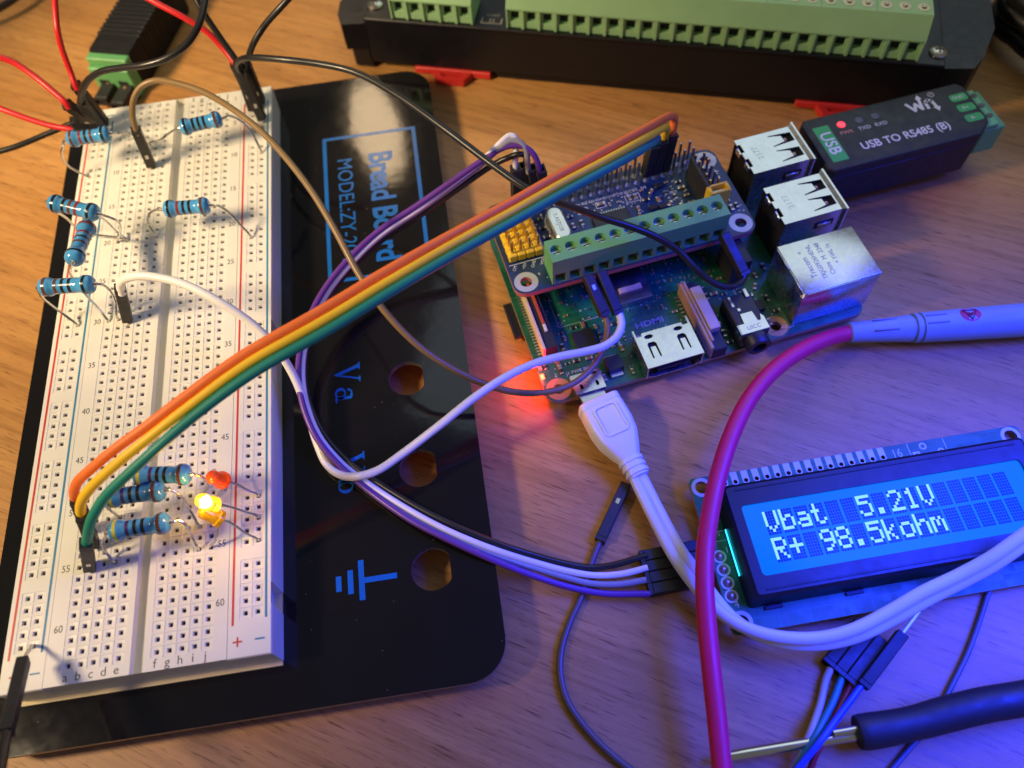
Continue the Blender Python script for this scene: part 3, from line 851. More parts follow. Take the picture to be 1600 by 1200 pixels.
housing(t, (5.22, 29.89, 30.00), (1.69, 28.49, 18.00), up=(0.2, -1, 0.2), pin=3)
housing(t, (6.81, 26.17, 30.00), (3.10, 24.55, 17.50), up=(0.2, -1, 0.2), pin=3)
housing(t, (7.99, 20.21, 29.50), (2.54, 19.86, 17.00), up=(0.2, -1, 0.2), pin=3)
mbm = Matrix
for dx, px in ((-2.54, (141.65, 103.17, 30.00)), (0, (144.19, 104.24, 30.00)), (2.54, (147.12, 106.15, 30.00))):
    c, s_ = math.cos(R(8.553)), math.sin(R(8.553))
    u, v = 46.47 + dx, 51.6
    base = (105.626 + c * u - s_ * v, 48.155 + s_ * u + c * v, 17.0)
    housing(t, px, base, up=(0.15, -1, 0.1), latch=False)

# ribbon of four to the display
t = thing('ribbon_cable', 'ribbon of purple, grey, white and black wires looping over the black plate', 'ribbon cable', (113, 103, 15))
PW4 = {
 'p': [(111.95, 100.09, 28.50), (111.79, 100.68, 31.50), (110.88, 101.61, 34.00), (109.21, 102.80, 35.50), (106.83, 103.63, 36.00), (103.67, 103.89, 35.50), (99.66, 103.16, 34.00), (91.60, 100.77, 31.00), (80.29, 97.06, 27.00), (69.83, 93.27, 24.00), (61.89, 87.78, 22.00), (55.27, 81.36, 20.00), (50.58, 73.63, 18.50), (47.66, 64.02, 17.00), (47.54, 54.29, 15.50), (49.97, 44.98, 13.00), (53.98, 38.69, 10.20), (60.02, 31.84, 8.80), (69.64, 22.35, 9.20), (77.66, 16.41, 9.20), (86.77, 10.66, 8.00), (95.87, 6.21, 5.00), (103.85, 3.04, 2.60), (110.62, 1.01, 1.90), (118.51, -0.42, 2.60), (119.60, -0.60, 2.60)],
 'w': [(106.31, 102.50, 28.50), (106.34, 102.83, 31.50), (106.84, 104.00, 35.00), (106.82, 105.42, 37.00), (105.62, 105.78, 37.30), (103.40, 104.87, 36.50), (99.72, 103.58, 34.00), (92.36, 101.36, 30.00), (80.93, 96.99, 26.00), (70.59, 93.14, 23.00), (62.57, 87.59, 20.80), (55.93, 81.33, 18.80), (51.18, 73.83, 17.20), (48.21, 64.41, 15.60), (48.05, 55.02, 14.00), (50.52, 45.57, 11.60), (54.67, 39.28, 8.60), (61.01, 32.64, 8.40), (70.53, 24.18, 8.40), (78.62, 18.13, 8.50), (87.86, 12.99, 7.00), (96.39, 9.56, 4.20), (103.15, 7.05, 2.60), (108.65, 5.53, 1.80), (114.25, 4.81, 2.20), (120.35, 5.18, 2.60)],
 'g': [(109.38, 101.24, 28.50), (109.25, 101.76, 32.00), (109.14, 102.46, 35.00), (107.84, 103.89, 36.60), (105.74, 104.54, 36.80), (102.72, 103.86, 35.50), (98.92, 103.18, 32.60), (91.38, 100.78, 29.00), (80.29, 96.94, 25.00), (69.75, 93.09, 22.00), (61.71, 87.71, 19.80), (55.04, 81.43, 17.80), (50.34, 73.94, 16.40), (47.37, 64.67, 14.80), (47.38, 55.22, 13.20), (49.85, 45.39, 10.80), (54.24, 38.44, 8.80), (60.44, 32.14, 7.90), (69.95, 23.38, 7.90), (78.04, 17.38, 7.90), (87.14, 12.06, 6.60), (95.92, 8.44, 3.80), (102.35, 5.78, 2.40), (107.61, 3.84, 1.70), (113.25, 2.71, 2.00), (119.47, 2.56, 2.60)],
 'k': [(108.37, 103.19, 28.50), (109.05, 102.79, 31.00), (108.96, 102.78, 33.00), (107.52, 102.49, 34.00), (104.83, 102.93, 33.00), (100.71, 103.11, 31.00), (92.37, 100.64, 27.80), (80.93, 96.64, 24.00), (70.36, 92.97, 21.00), (62.47, 87.94, 18.80), (55.77, 81.82, 16.80), (51.17, 74.34, 15.30), (48.35, 64.92, 13.80), (48.20, 56.33, 12.20), (51.06, 46.93, 10.00), (55.81, 39.93, 8.20), (62.02, 33.80, 7.90), (71.46, 25.56, 8.00), (79.60, 19.61, 8.10), (88.61, 14.41, 6.80), (96.64, 11.13, 4.20), (102.75, 8.85, 2.70), (108.28, 7.35, 1.80), (113.60, 7.17, 2.00), (117.72, 7.57, 2.40), (120.96, 7.88, 2.60)]}
for k, m in (('p', W_PURPLE), ('w', W_WHITE), ('g', W_GREY), ('k', W_BLACK)):
    wire(t, PW4[k], 0.74, m)
c, s_ = math.cos(R(8.553)), math.sin(R(8.553))
for i, px in enumerate(((106.33, 102.12, 30.00), (108.34, 102.61, 30.00), (110.25, 101.36, 30.00), (112.38, 100.51, 30.00))):
    u, v = 8.37 + 2.54 * i, 53.6
    housing(t, px, (105.626 + c * u - s_ * v, 48.155 + s_ * u + c * v, 17.0), up=(0.15, -1, 0.1), latch=False)
a, b = (119.35, 4.17, 1.60), (133.52, 4.69, 1.60)
housing(t, a, b, up=(0, 0, 1), n=4, latch=False)

# loose brown jumper near the white plug
t = jumper('brown jumper wire lying loose on the table, its black plug under the white cable', (107, 23, 0))
housing(t, (111.19, 13.15, 1.40), (119.95, 25.75, 1.40), up=(0, 0, 1))
wire(t, [(112.01, 14.27, 1.30), (110.58, 12.25, 1.20), (108.00, 7.96, 0.90), (104.96, 1.88, 0.90), (101.07, -3.84, 0.90), (98.49, -8.90, 0.90), (97.44, -13.39, 0.90), (97.75, -18.60, 0.90), (99.71, -23.30, 0.90), (103.31, -28.73, 0.90), (108.10, -33.96, 0.90), (113.89, -39.65, 0.90)], 0.78, plastic('dull_brown_wire', (0.13, 0.085, 0.06)))

# four loose wires in front of the display
t = thing('ribbon_cable', 'loose beige, teal and red wires in a black plug in front of the display', 'ribbon cable', (150, -14, 0))
housing(t, (154.06, -22.46, 1.60), (163.78, -15.16, 1.60), up=(0, 0, 1), n=3, latch=False)
wire(t, [(153.07, -21.29, 1.70), (151.39, -23.30, 1.40), (148.86, -27.47, 1.60), (145.31, -31.70, 3.60), (142.54, -35.18, 3.40), (139.35, -39.47, 2.00)], 0.78, W_BEIGE)
wire(t, [(155.52, -22.44, 1.70), (153.90, -24.48, 1.60), (150.87, -28.11, 2.20), (146.38, -32.29, 4.20), (142.78, -35.75, 4.20), (138.58, -39.95, 2.40)], 0.74, W_TEAL)
wire(t, [(156.94, -24.19, 1.70), (155.34, -25.93, 1.40), (152.31, -28.89, 1.80), (148.02, -32.95, 3.60), (144.92, -36.02, 3.60), (141.97, -40.08, 2.00)], 0.66, plastic('dull_red_wire', (0.30, 0.02, 0.03)))
t = jumper('blue jumper wire with a bare pin poking out of its black plug', (160, -12, 0))
housing(t, (157.82, -25.80, 3.00), (168.88, -17.23, 4.40), up=(0, 0, 1), latch=False, pin=6.2)
wire(t, [(158.58, -25.16, 3.00), (156.99, -26.08, 3.20), (154.45, -27.99, 3.60), (150.08, -31.03, 5.00), (144.89, -34.84, 6.00), (141.06, -37.64, 5.00), (137.58, -40.24, 4.00)], 0.70, W_BLUE)
# grey wire on the right
t = jumper('thin grey wire lying on the table between the display and the black sleeve', (185, -12, 0))
wire(t, [(195.78, -6.78, 0.80), (191.72, -11.11, 0.80), (187.75, -16.02, 0.80), (182.19, -22.50, 0.80), (177.08, -27.51, 0.80), (173.10, -31.29, 0.80), (168.96, -34.95, 0.80), (164.27, -37.83, 0.80), (157.37, -42.29, 0.80)], 0.6, plastic('slate_wire', (0.10, 0.10, 0.13)))
# black wire at the near left corner
t = jumper('black jumper wire with a bent bare pin in the near left breadboard corner', H('L-', 61, 16.5), group=GJ)
h = H('L-', 61, 14)
wire(t, [h, H('L-', 61, 17), (-6.67, 4.55, 18.30), (-6.27, 3.15, 20.00), (-5.54, 0.97, 22.50)], 0.36, TIN, 'pin')
housing(t, (-2.06, -13.58, 30.00), (-5.53, 1.00, 22.30), up=(0.3, -0.3, 1), latch=False, w=2.2)
wire(t, [(-2.80, -10.40, 28.60), (-1.78, -14.20, 30.50), (-0.30, -19.77, 33.00), (1.55, -26.02, 36.00)], 0.95, W_BLACK)
# dark cable at the far left corner
t = thing('cable', 'thick dark cable crossing the top left corner of the photo', 'cable', (-54.38, 234.97, 6.00))
wire(t, [(-65.33, 228.98, 6.00), (-59.26, 232.17, 6.00), (-54.90, 235.44, 6.00), (-51.47, 239.31, 6.00), (-45.67, 246.02, 6.00)], 1.25, W_BLACK)

# ------------------------------------------------------------------ red test lead and its pale probe
t = thing('test_probe', 'pale plastic test probe with a thick red lead lying beside the network port', 'test probe', (185.92, 57.86, 0.00))
W_TEST = plastic('red_silicone_lead', (0.78, 0.008, 0.085), 0.45)
wire(t, [(187.26, 55.47, 4.50), (182.60, 55.14, 4.80), (176.34, 53.62, 6.50), (168.08, 50.25, 8.50), (159.35, 45.11, 10.50), (151.07, 38.01, 12.00), (144.06, 29.15, 12.80), (138.39, 19.76, 13.00), (134.64, 12.13, 13.00), (131.88, 5.38, 13.00), (129.53, -2.52, 13.00), (127.83, -11.32, 12.50), (126.49, -20.90, 11.50), (125.51, -28.92, 10.50), (124.04, -39.85, 9.00)], 1.98, W_TEST, 'lead', n=20)
PROBE = mat('pale_probe_plastic', (0.27, 0.36, 0.42), 0.45, bump=0.04)
pa, pb = Vector((182.82, 55.29, 4.80)), Vector((232.83, 50.97, 4.60))
M = frame_from(pa, pb)
RYM = M @ Matrix.Rotation(PI / 2, 4, 'Y')
L = (pb - pa).length
mb = MB()
mb.lathe([(2.2, 0), (2.55, 0.3), (2.75, 5), (3.1, 10.5), (3.45, 14.6), (3.5, 15.2), (3.15, 15.3), (3.15, 15.9)], 28, RYM)
b0 = part(mb, 'strain_relief', PROBE, t, world=True)
mb = MB(); mb.lathe([(3.3, 15.9), (3.75, 16.0), (3.75, 17.1), (3.3, 17.2), (3.3, 17.7)], 28, RYM)
part(mb, 'collar', PROBE, t, world=True)
mb = MB(); mb.lathe([(3.5, 17.7), (3.8, 17.8), (4.0, 26), (4.2, 40), (4.2, L + 20)], 30, RYM)
grip = part(mb, 'grip', PROBE, t, world=True)
mb = MB()
for y in (-1.5, 1.5):
    mb.box(5.5, 11.5, y - 0.22, y + 0.22, 2.45, 3.02, 0.1, M)
for y in (-1.1, 1.1):
    mb.box(18.2, 23.4, y - 0.2, y + 0.2, 3.5, 3.98, 0.08, M)
part(mb, 'moulded_rib', mat('probe_groove', (0.20, 0.22, 0.30), 0.5), t, world=True, smooth=0)
EMB = mat('magenta_emblem', (0.50, 0.006, 0.11), 0.4)
EMBD = mat('emblem_line', (0.12, 0.005, 0.06), 0.5)
def on_grip(x, y, r=4.06):
    return M @ Vector((x, y, math.sqrt(r * r - y * y)))
mb = MB()
n = 28
cx0 = 29.0
V = [on_grip(cx0, 0.6, 4.12)] + [on_grip(cx0 + 2.5 * math.cos(2 * PI * i / n), 0.6 + 2.1 * math.sin(2 * PI * i / n), 4.10) for i in range(n)]
V += [on_grip(cx0 + 2.5 * math.cos(2 * PI * i / n), 0.6 + 2.1 * math.sin(2 * PI * i / n), 3.9) for i in range(n)]
mb.add(V, [(0, 1 + i, 1 + (i + 1) % n) for i in range(n)] + [(1 + i, 1 + n + i, 1 + n + (i + 1) % n, 1 + (i + 1) % n) for i in range(n)])
emb = part(mb, 'round_emblem', EMB, grip, world=True)
mb = MB()
def seg(a, b, w=0.13):
    pts = [on_grip(cx0 + a[0] + (b[0] - a[0]) * k / 4, 0.6 + a[1] + (b[1] - a[1]) * k / 4, 4.16) for k in range(5)]
    mb.tube(pts, w, 6, 1)
for a, b in (((-1.7, 1.1), (1.7, 1.1)), ((-1.7, 1.1), (0, -1.7)), ((1.7, 1.1), (0, -1.7)), ((-0.5, 0.3), (0.0, -0.7)), ((0.5, 0.3), (0.0, -0.7))):
    seg(a, b)
part(mb, 'emblem_lines', EMBD, grip, world=True)

# ------------------------------------------------------------------ metal probe with black sleeve
t = thing('metal_probe', 'shiny metal rod with a loose black rubber sleeve at the near right corner', 'metal probe', (125.87, -33.81, 0.00))
a, b = Vector((123.72, -34.51, 2.40)), Vector((154.80, -34.50, 4.20))
mb = MB()
d = (b - a)
mb.lathe([(0.2, 0), (0.7, 1.2), (1.0, 4), (1.1, 8), (1.12, d.length + 4)], 18, Matrix.Translation(a) @ d.to_track_quat('Z', 'Y').to_matrix().to_4x4())
CHROME = mat('chromed_steel', (0.72, 0.70, 0.68), 0.16, 1.0, var=0.04)
part(mb, 'rod', CHROME, t, world=True)
mb = MB(); mb.cyl((148.34, -33.64, 5.20), (154.67, -33.57, 5.60), 0.8, n=14)
part(mb, 'second_rod', CHROME, t, world=True)
mb = MB()
sl = [(153.10, -34.21, 5.00), (158.15, -34.29, 5.20), (164.59, -34.10, 5.40), (172.45, -33.43, 5.80), (178.91, -33.03, 6.20), (186.59, -33.03, 6.40), (197.07, -32.60, 6.60)]
mb.tube(sl, 3.6, 24, 8, radii=lambda q: 3.42 - 0.2 * math.exp(-((q - 0.3) / 0.12) ** 2) - 0.1 * q - 0.25 * math.exp(-(q / 0.02) ** 2))
part(mb, 'rubber_sleeve', mat('sleeve_rubber', (0.014, 0.014, 0.018), 0.55, bump=0.15, bscale=10), t, world=True)

# ------------------------------------------------------------------ white twin cable with its plug
t = thing('usb_cable', 'white twin cable with a moulded plug in the circuit board power port', 'usb cable', (118.49, 43.21, 0.00))
CABLE = plastic('white_cable', (0.76, 0.74, 0.76), 0.40)
pa = Vector((116.91, 46.18, 5.80)); pe = Vector((121.74, 29.66, 5.00))
M = frame_from(pa, pe)
def section(x, w, h, r, n=5):
    return [M @ Vector((x, p[0], p[1])) for p in rrect(-w / 2, w / 2, -h / 2, h / 2, r, n)]
def loft(mb, secs):
    n = len(secs[0])
    V = [p for s in secs for p in s]
    F = []
    for k in range(len(secs) - 1):
        for i in range(n):
            j = (i + 1) % n
            F.append((k * n + i, k * n + j, (k + 1) * n + j, (k + 1) * n + i))
    F.append(tuple(range(n))[::-1]); F.append(tuple((len(secs) - 1) * n + i for i in range(n)))
    mb.add(V, F)
Lp = (pe - pa).length
mb = MB()
loft(mb, [section(0.0, 9.6, 5.4, 1.0), section(0.35, 10.4, 6.2, 1.4), section(1.7, 10.5, 6.4, 1.5), section(2.0, 10.1, 6.1, 1.4), section(2.3, 10.5, 6.4, 1.5), section(0.42 * Lp, 10.7, 6.6, 1.6), section(0.62 * Lp, 9.9, 6.6, 1.7), section(0.82 * Lp, 7.4, 6.0, 1.9), section(0.95 * Lp, 5.4, 5.0, 1.9), section(Lp, 5.0, 4.7, 1.9)])
plug = part(mb, 'plug_body', CABLE, t, world=True, smooth=50)
mb = MB()
outl = [(p[0], p[1]) for p in rrect(2.6, 0.62 * Lp, -3.1, 3.1, 1.2)]
inn = [(p[0], p[1]) for p in rrect(3.1, 0.62 * Lp - 0.5, -2.6, 2.6, 0.8)]
mb.prism(outl, 3.0, 3.62, [inn], M=M)
part(mb, 'raised_frame', CABLE, plug, world=True)
mb = MB()
for k in range(3):
    x = Lp - 0.6 + 1.55 * k
    w = 6.0 - 0.2 * k
    loft(mb, [section(x, w - 0.9, 4.5, 1.9), section(x + 0.15, w, 5.2, 2.2), section(x + 0.95, w, 5.2, 2.2), section(x + 1.1, w - 0.9, 4.5, 1.9), section(x + 1.55, w - 0.9, 4.4, 1.9)])
part(mb, 'strain_relief', CABLE, t, world=True, smooth=50)
mb = MB(); mb.box(-4.6, 0.3, -3.2, 3.2, -1.5, -0.1, 0.2, M)
part(mb, 'metal_tip', SHELL, t, world=True, smooth=0)
WA = [(121.35, 28.65, 5.20), (121.75, 25.50, 4.80), (123.12, 19.32, 4.20), (124.51, 12.78, 4.60), (125.84, 5.93, 6.30), (128.25, -0.19, 6.40), (130.80, -5.21, 6.60), (134.05, -9.74, 7.60), (138.70, -13.14, 8.40), (144.61, -15.31, 8.80), (150.84, -16.24, 9.20), (157.39, -15.76, 10.00), (165.15, -13.59, 11.00), (172.13, -11.27, 12.50), (179.58, -9.43, 14.00), (186.16, -7.48, 16.00), (192.29, -4.94, 18.00), (199.37, -1.76, 20.00)]
WB = [(122.15, 28.84, 5.20), (123.46, 25.63, 4.60), (125.27, 19.27, 3.40), (126.63, 12.88, 4.20), (127.83, 6.48, 6.30), (130.22, 0.82, 6.20), (132.73, -4.85, 5.60), (135.59, -9.60, 5.40), (139.88, -13.50, 5.60), (145.50, -16.03, 6.00), (151.73, -17.10, 6.50), (158.53, -16.79, 7.40), (166.37, -14.77, 8.60), (173.51, -12.47, 10.20), (180.67, -10.50, 12.00), (187.61, -8.44, 14.00), (193.80, -5.88, 16.00), (200.83, -2.64, 18.00)]
wire(t, WA, 1.32, CABLE, n=16)
wire(t, WB, 1.32, CABLE, n=16)
# ------------------------------------------------------------------ single-board computer
TH = R(8.5533)
pi = thing('single_board_computer', 'green single board computer with network, USB and HDMI sockets, carrying a smaller blue board', 'computer board', (105.626, 48.155, 0), (0, 0, TH))
def pcb_mat(name, col, col2, scale=2.0):
    """solder mask over copper: faint lighter traces and pours"""
    m = bpy.data.materials.new(name); m.use_nodes = True
    N, L = m.node_tree.nodes, m.node_tree.links
    b = N['Principled BSDF']
    tc = N.new('ShaderNodeTexCoord')
    br = N.new('ShaderNodeTexBrick')
    br.inputs['Scale'].default_value = scale
    br.inputs['Mortar Size'].default_value = 0.018
    br.inputs['Brick Width'].default_value = 0.9
    br.inputs['Row Height'].default_value = 0.37
    no = N.new('ShaderNodeTexNoise'); no.inputs['Scale'].default_value = 2.2
    ds = N.new('ShaderNodeVectorMath'); ds.operation = 'SNAP'
    ds.inputs[1].default_value = (0.16, 0.16, 0.16)
    L.new(tc.outputs['Object'], ds.inputs[0])
    L.new(ds.outputs['Vector'], no.inputs['Vector'])
    L.new(tc.outputs['Object'], br.inputs['Vector'])
    th = N.new('ShaderNodeMapRange'); th.inputs['From Min'].default_value = 0.46; th.inputs['From Max'].default_value = 0.54
    L.new(no.outputs['Fac'], th.inputs['Value'])
    mu = N.new('ShaderNodeMath'); mu.operation = 'MAXIMUM'
    L.new(br.outputs['Fac'], mu.inputs[0])
    sc = N.new('ShaderNodeMath'); sc.operation = 'MULTIPLY'; sc.inputs[1].default_value = 0.55
    L.new(th.outputs['Result'], sc.inputs[0]); L.new(sc.outputs[0], mu.inputs[1])
    mx = N.new('ShaderNodeMix'); mx.data_type = 'RGBA'
    mx.inputs['A'].default_value = (*col, 1); mx.inputs['B'].default_value = (*col2, 1)
    L.new(mu.outputs[0], mx.inputs['Factor'])
    L.new(mx.outputs['Result'], b.inputs['Base Color'])
    b.inputs['Roughness'].default_value = 0.34
    bp = N.new('ShaderNodeBump'); bp.inputs['Strength'].default_value = 0.25; bp.inputs['Distance'].default_value = 0.01
    L.new(mu.outputs[0], bp.inputs['Height']); L.new(bp.outputs['Normal'], b.inputs['Normal'])
    return m
GPCB = pcb_mat('green_solder_mask', (0.006, 0.085, 0.050), (0.014, 0.150, 0.085))
BPCB = pcb_mat('blue_solder_mask', (0.004, 0.017, 0.062), (0.007, 0.032, 0.105))
LPCB = pcb_mat('green_display_mask', (0.006, 0.125, 0.046), (0.010, 0.18, 0.065), 1.3)
FR4 = mat('board_edge_fibreglass', (0.36, 0.22, 0.14), 0.6)
RINGM = mat('tinned_ring', (0.46, 0.45, 0.43), 0.42, 0.35)
COPPER = mat('bare_copper_ring', (0.46, 0.27, 0.14), 0.4, 0.6)
def smdset():
    mb = MB()
    mb.box(-0.55, 0.55, -0.42, 0.42, 0.0, 0.62, 0.06, mi=0)
    mb.box(-0.95, -0.54, -0.45, 0.45, 0, 0.64, 0.06, mi=1)
    mb.box(0.54, 0.95, -0.45, 0.45, 0, 0.64, 0.06, mi=1)
    return mesh_of(mb, 'smd_part', [mat('capacitor_ceramic', (0.23, 0.13, 0.075), 0.5), SOLDER])
SMD = smdset()
SMDB = mat('resistor_chip_black', (0.015, 0.015, 0.017), 0.5)
SMDW = mat('led_chip_white', (0.60, 0.60, 0.55), 0.4)
def smd(parent, x, y, z, ang=0.0, s=1.0, dark=False, name=None):
    o = bpy.data.objects.new(name or ('chip_resistor' if dark else 'chip_capacitor'), SMD)
    COL.objects.link(o); o.parent = parent
    o.location = (x * S, y * S, z * S); o.rotation_euler = (0, 0, ang); o.scale = (s, s, s)
    if dark:
        o.material_slots[0].link = 'OBJECT'; o.material_slots[0].material = SMDB
    return o
ZP = 4.2
mb = MB()
mb.prism(rrect(0, 85, 0, 56, 3.0), ZP - 1.4, ZP, [circle(x, y, 1.37) for x in (3.5, 61.5) for y in (3.5, 52.5)], mi_side=1)
part(mb, 'board', [GPCB, FR4], pi, smooth=30)
for x in (3.5, 61.5):
    mb = MB(); mb.ring((x, 3.5), 1.38, 3.1, ZP - 0.05, ZP + 0.02)
    part(mb, 'mounting_ring', COPPER, pi)
# solder tails that carry the board on the table
mb = MB()
for i in range(20):
    for y in (51.2, 53.8):
        mb.lathe([(0.7, ZP - 1.4), (0.45, 1.4), (0.25, 0.05)], 6, Matrix.Translation((8.37 + 2.54 * i, y, 0)))
for x, y in ((70, 3.5), (70, 16), (70, 24), (70, 33), (70, 41), (70, 50), (80, 10), (80, 29), (80, 46), (8, 5), (13, 5), (26, 4), (38, 4), (52, 5)):
    mb.lathe([(0.9, ZP - 1.4), (0.6, 1.2), (0.3, 0.03)], 8, Matrix.Translation((x, y, 0)))
part(mb, 'solder_tails', SOLDER, pi, kind='stuff')
# USB stacks
INNER = mat('socket_interior', (0.012, 0.012, 0.013), 0.6)
def usb(yc):
    x0, x1, z1, hw = 68.8, 85.2, 20.2, 6.25
    win = []
    for dy in (-2.75, 2.75):
        win.append([(83.9, yc + dy + 1.55), (77.6, yc + dy + 2.05), (77.7, yc + dy + 1.75), (81.0, yc + dy + 1.05), (81.2, yc + dy - 1.05), (77.7, yc + dy - 1.75), (77.6, yc + dy - 2.05), (83.9, yc + dy - 1.55)])
    mb = MB()
    top = [(x0, yc - hw), (x1, yc - hw), (x1, yc + hw), (x0, yc + hw), (x0, yc + 4.4), (x0 + 0.9, yc + 4.4), (x0 + 0.9, yc + 1.5), (x0, yc + 1.5), (x0, yc - 0.9), (x0 + 0.9, yc - 0.9), (x0 + 0.9, yc - 3.8), (x0, yc - 3.8)]
    mb.prism(top, z1 - 0.35, z1, win)
    for ys in (yc - hw, yc + hw - 0.3):
        mb.box(x0 + 0.2, x1, ys, ys + 0.3, ZP, z1 - 0.34)
    # flared lip round the mouth
    o, i = hw + 0.75, hw - 0.3
    mb.prism([(0, 0)] * 0 or [(x1, yc - o), (x1 + 0.5, yc - o), (x1 + 0.5, yc + o), (x1, yc + o)], z1 - 0.05, z1 + 0.55)
    for ys in (yc - o, yc + i):
        mb.box(x1, x1 + 0.5, ys, ys + (o - i), ZP + 0.3, z1 - 0.06)
    mb.add([(x1, yc - o, z1 + 0.55), (x1, yc + o, z1 + 0.55), (x1 - 0.9, yc + hw, z1 + 0.01), (x1 - 0.9, yc - hw, z1 + 0.01)], [(0, 1, 2, 3)])
    b = part(mb, 'usb_socket', SHELL, pi, smooth=25)
    mb = MB(); mb.box(x0 + 1.0, x1 - 0.5, yc - hw + 0.32, yc + hw - 0.32, ZP + 0.02, z1 - 1.5)
    part(mb, 'socket_interior', INNER, b, smooth=0)
    for dy in (-2.75, 2.75):
        mb = MB(); mb.lathe([(0.62, z1 - 1.4), (0.62, z1 - 0.75), (0.35, z1 - 0.45)], 10, Matrix.Translation((81.9, yc + dy, 0)))
        part(mb, 'contact_spring', COPPER, b)
    for y in (yc + 2.95, yc - 2.35):
        mb = MB(); mb.box(x0 - 0.15, x0 + 0.35, y - 1.3, y + 1.3, z1 - 2.3, z1 - 0.7, 0.1)
        part(mb, 'rear_tab', SHELL, b)
    mb = MB()
    M = Matrix.Translation((80.5, yc - hw - 0.02, z1 - 4.2)) @ Matrix.Rotation(PI / 2, 4, 'X')
    mb.prism(rrect(-2.6, 2.6, -1.3, 1.3, 0.5), 0, 0.04, M=M)
    part(mb, 'side_slot', INNER, b, smooth=0)
    mb = MB(); mb.box(78.6, 82.4, yc - hw - 0.45, yc - hw - 0.04, z1 - 4.9, z1 - 3.6, 0.15)
    part(mb, 'side_spring', SHELL, b)
    stamp = mat('stamped_metal', (0.50, 0.51, 0.53), 0.35, 1.0)
    lettering('2177', 2.3, (72.8, yc + 0.2, z1 + 0.02), PI / 2 + 0.1, stamp, b, 'stamped_mark')
    return b
usb(45.85); usb(28.05)
# network socket
mb = MB()
ex0, ex1, ey0, ey1, ez = 65.2, 85.6, 2.4, 17.7, 17.8
mb.box(ex0, ex1, ey0, ey1, ZP, ez, 0.25, seg=2)
eth = part(mb, 'network_socket', SHELL, pi, smooth=30)
mb = MB()
mb.box(ex0 + 0.8, ex0 + 14.6, ey0 - 0.22, ey0 - 0.02, ez - 2.0, ez - 0.25, 0.06)
mb.box(ex0 - 0.2, ex0 - 0.02, ey0 + 0.6, ey0 + 7.8, ez - 1.3, ez - 0.2, 0.05)
mb.box(ex0 - 0.2, ex0 - 0.02, ey0 + 8.2, ey1 - 0.6, ez - 1.3, ez - 0.2, 0.05)
part(mb, 'folded_flap', SHELL, eth)
mb = MB()
M = Matrix.Translation((ex1 + 0.02, (ey0 + ey1) / 2, ZP + 6.6)) @ Matrix.Rotation(PI / 2, 4, 'Y')
mb.prism([(-5.2, -6), (4.6, -6), (4.6, 6), (-5.2, 6)], 0, 0.05, M=M)
part(mb, 'cable_opening', INNER, eth, smooth=0)
MARK = mat('laser_mark', (0.16, 0.17, 0.18), 0.5)
for i, (s_, sz, dy) in enumerate((('Trxcom  *', 2.15, 0.2), ('TRJG0926HENL', 1.75, 0.3), ('China  M  2248', 1.75, 0.6), ('+ YWL 1a', 1.6, 1.4))):
    lettering(s_, sz, (ex0 + 4.7 + 2.35 * i, (ey0 + ey1) / 2 + dy, ez + 0.02), PI / 2, MARK, eth, 'laser_marking', xs=0.92)
# HDMI
mb = MB()
hx0, hx1, hy0, hy1, hz = 24.6, 39.1, -1.1, 8.6, 10.2
U = lambda cx: [(cx - 1.15, 5.2), (cx - 0.7, 5.75), (cx + 0.7, 5.75), (cx + 1.15, 5.2), (cx + 1.15, 1.2), (cx + 0.75, 1.2), (cx + 0.62, 4.4), (cx - 0.62, 4.4), (cx - 0.75, 1.2), (cx - 1.15, 1.2)]
top = [(hx0, hy0), (hx1, hy0), (hx1, hy1 + 1.5), (hx1 - 0.45, hy1 + 1.5), (hx1 - 0.5, hy1 - 0.6), (hx1 - 1.9, hy1 - 0.6), (hx1 - 2.0, hy1 + 0.2), (hx0 + 2.0, hy1 + 0.2), (hx0 + 1.9, hy1 - 0.6), (hx0 + 0.5, hy1 - 0.6), (hx0 + 0.45, hy1 + 1.5), (hx0, hy1 + 1.5)]
oval = lambda cx, cy: [(cx + 1.15 * math.cos(2 * PI * i / 16), cy + 0.62 * math.sin(2 * PI * i / 16)) for i in range(16)]
mb.prism(top, hz - 0.3, hz, [U(28.0), U(35.7), oval(28.0, 7.4), oval(35.7, 7.4)])
mb.box(hx0, hx0 + 0.3, hy0, hy1 + 0.2, ZP + 0.8, hz - 0.29)
mb.box(hx1 - 0.3, hx1, hy0, hy1 + 0.2, ZP + 0.8, hz - 0.29)
mb.prism([(hx0, hz - 4.2), (hx0 + 2.0, ZP + 0.5), (hx1 - 2.0, ZP + 0.5), (hx1, hz - 4.2), (hx1 - 0.3, hz - 4.2), (hx1 - 2.15, ZP + 0.8), (hx0 + 2.15, ZP + 0.8), (hx0 + 0.3, hz - 4.2)], 0, 9.6, M=Matrix.Translation((0, 8.6, 0)) @ Matrix.Rotation(PI / 2, 4, 'X'))
hd = part(mb, 'hdmi_socket', SHELL, pi, smooth=25)
mb = MB(); mb.box(hx0 + 0.35, hx1 - 0.35, hy0 + 2.2, hy1 - 0.1, ZP + 0.85, hz - 0.9)
mb.box(hx0 + 3, hx1 - 3, hy0 + 0.4, hy0 + 2.2, ZP + 2.6, ZP + 3.4)
part(mb, 'socket_interior', INNER, hd, smooth=0)
for cx in (28.0, 35.7):
    mb = MB(); mb.box(cx - 0.58, cx + 0.58, 1.1, 4.1, hz - 0.85, hz - 0.45, 0.1)
    part(mb, 'spring_tab', SHELL, hd)
lettering('HDMI', 2.3, (31.7, 14.6, ZP + 0.03), 0, mat('dim_silkscreen', (0.36, 0.33, 0.30), 0.6), pi, 'lettering', weight=0.02, xs=1.35)
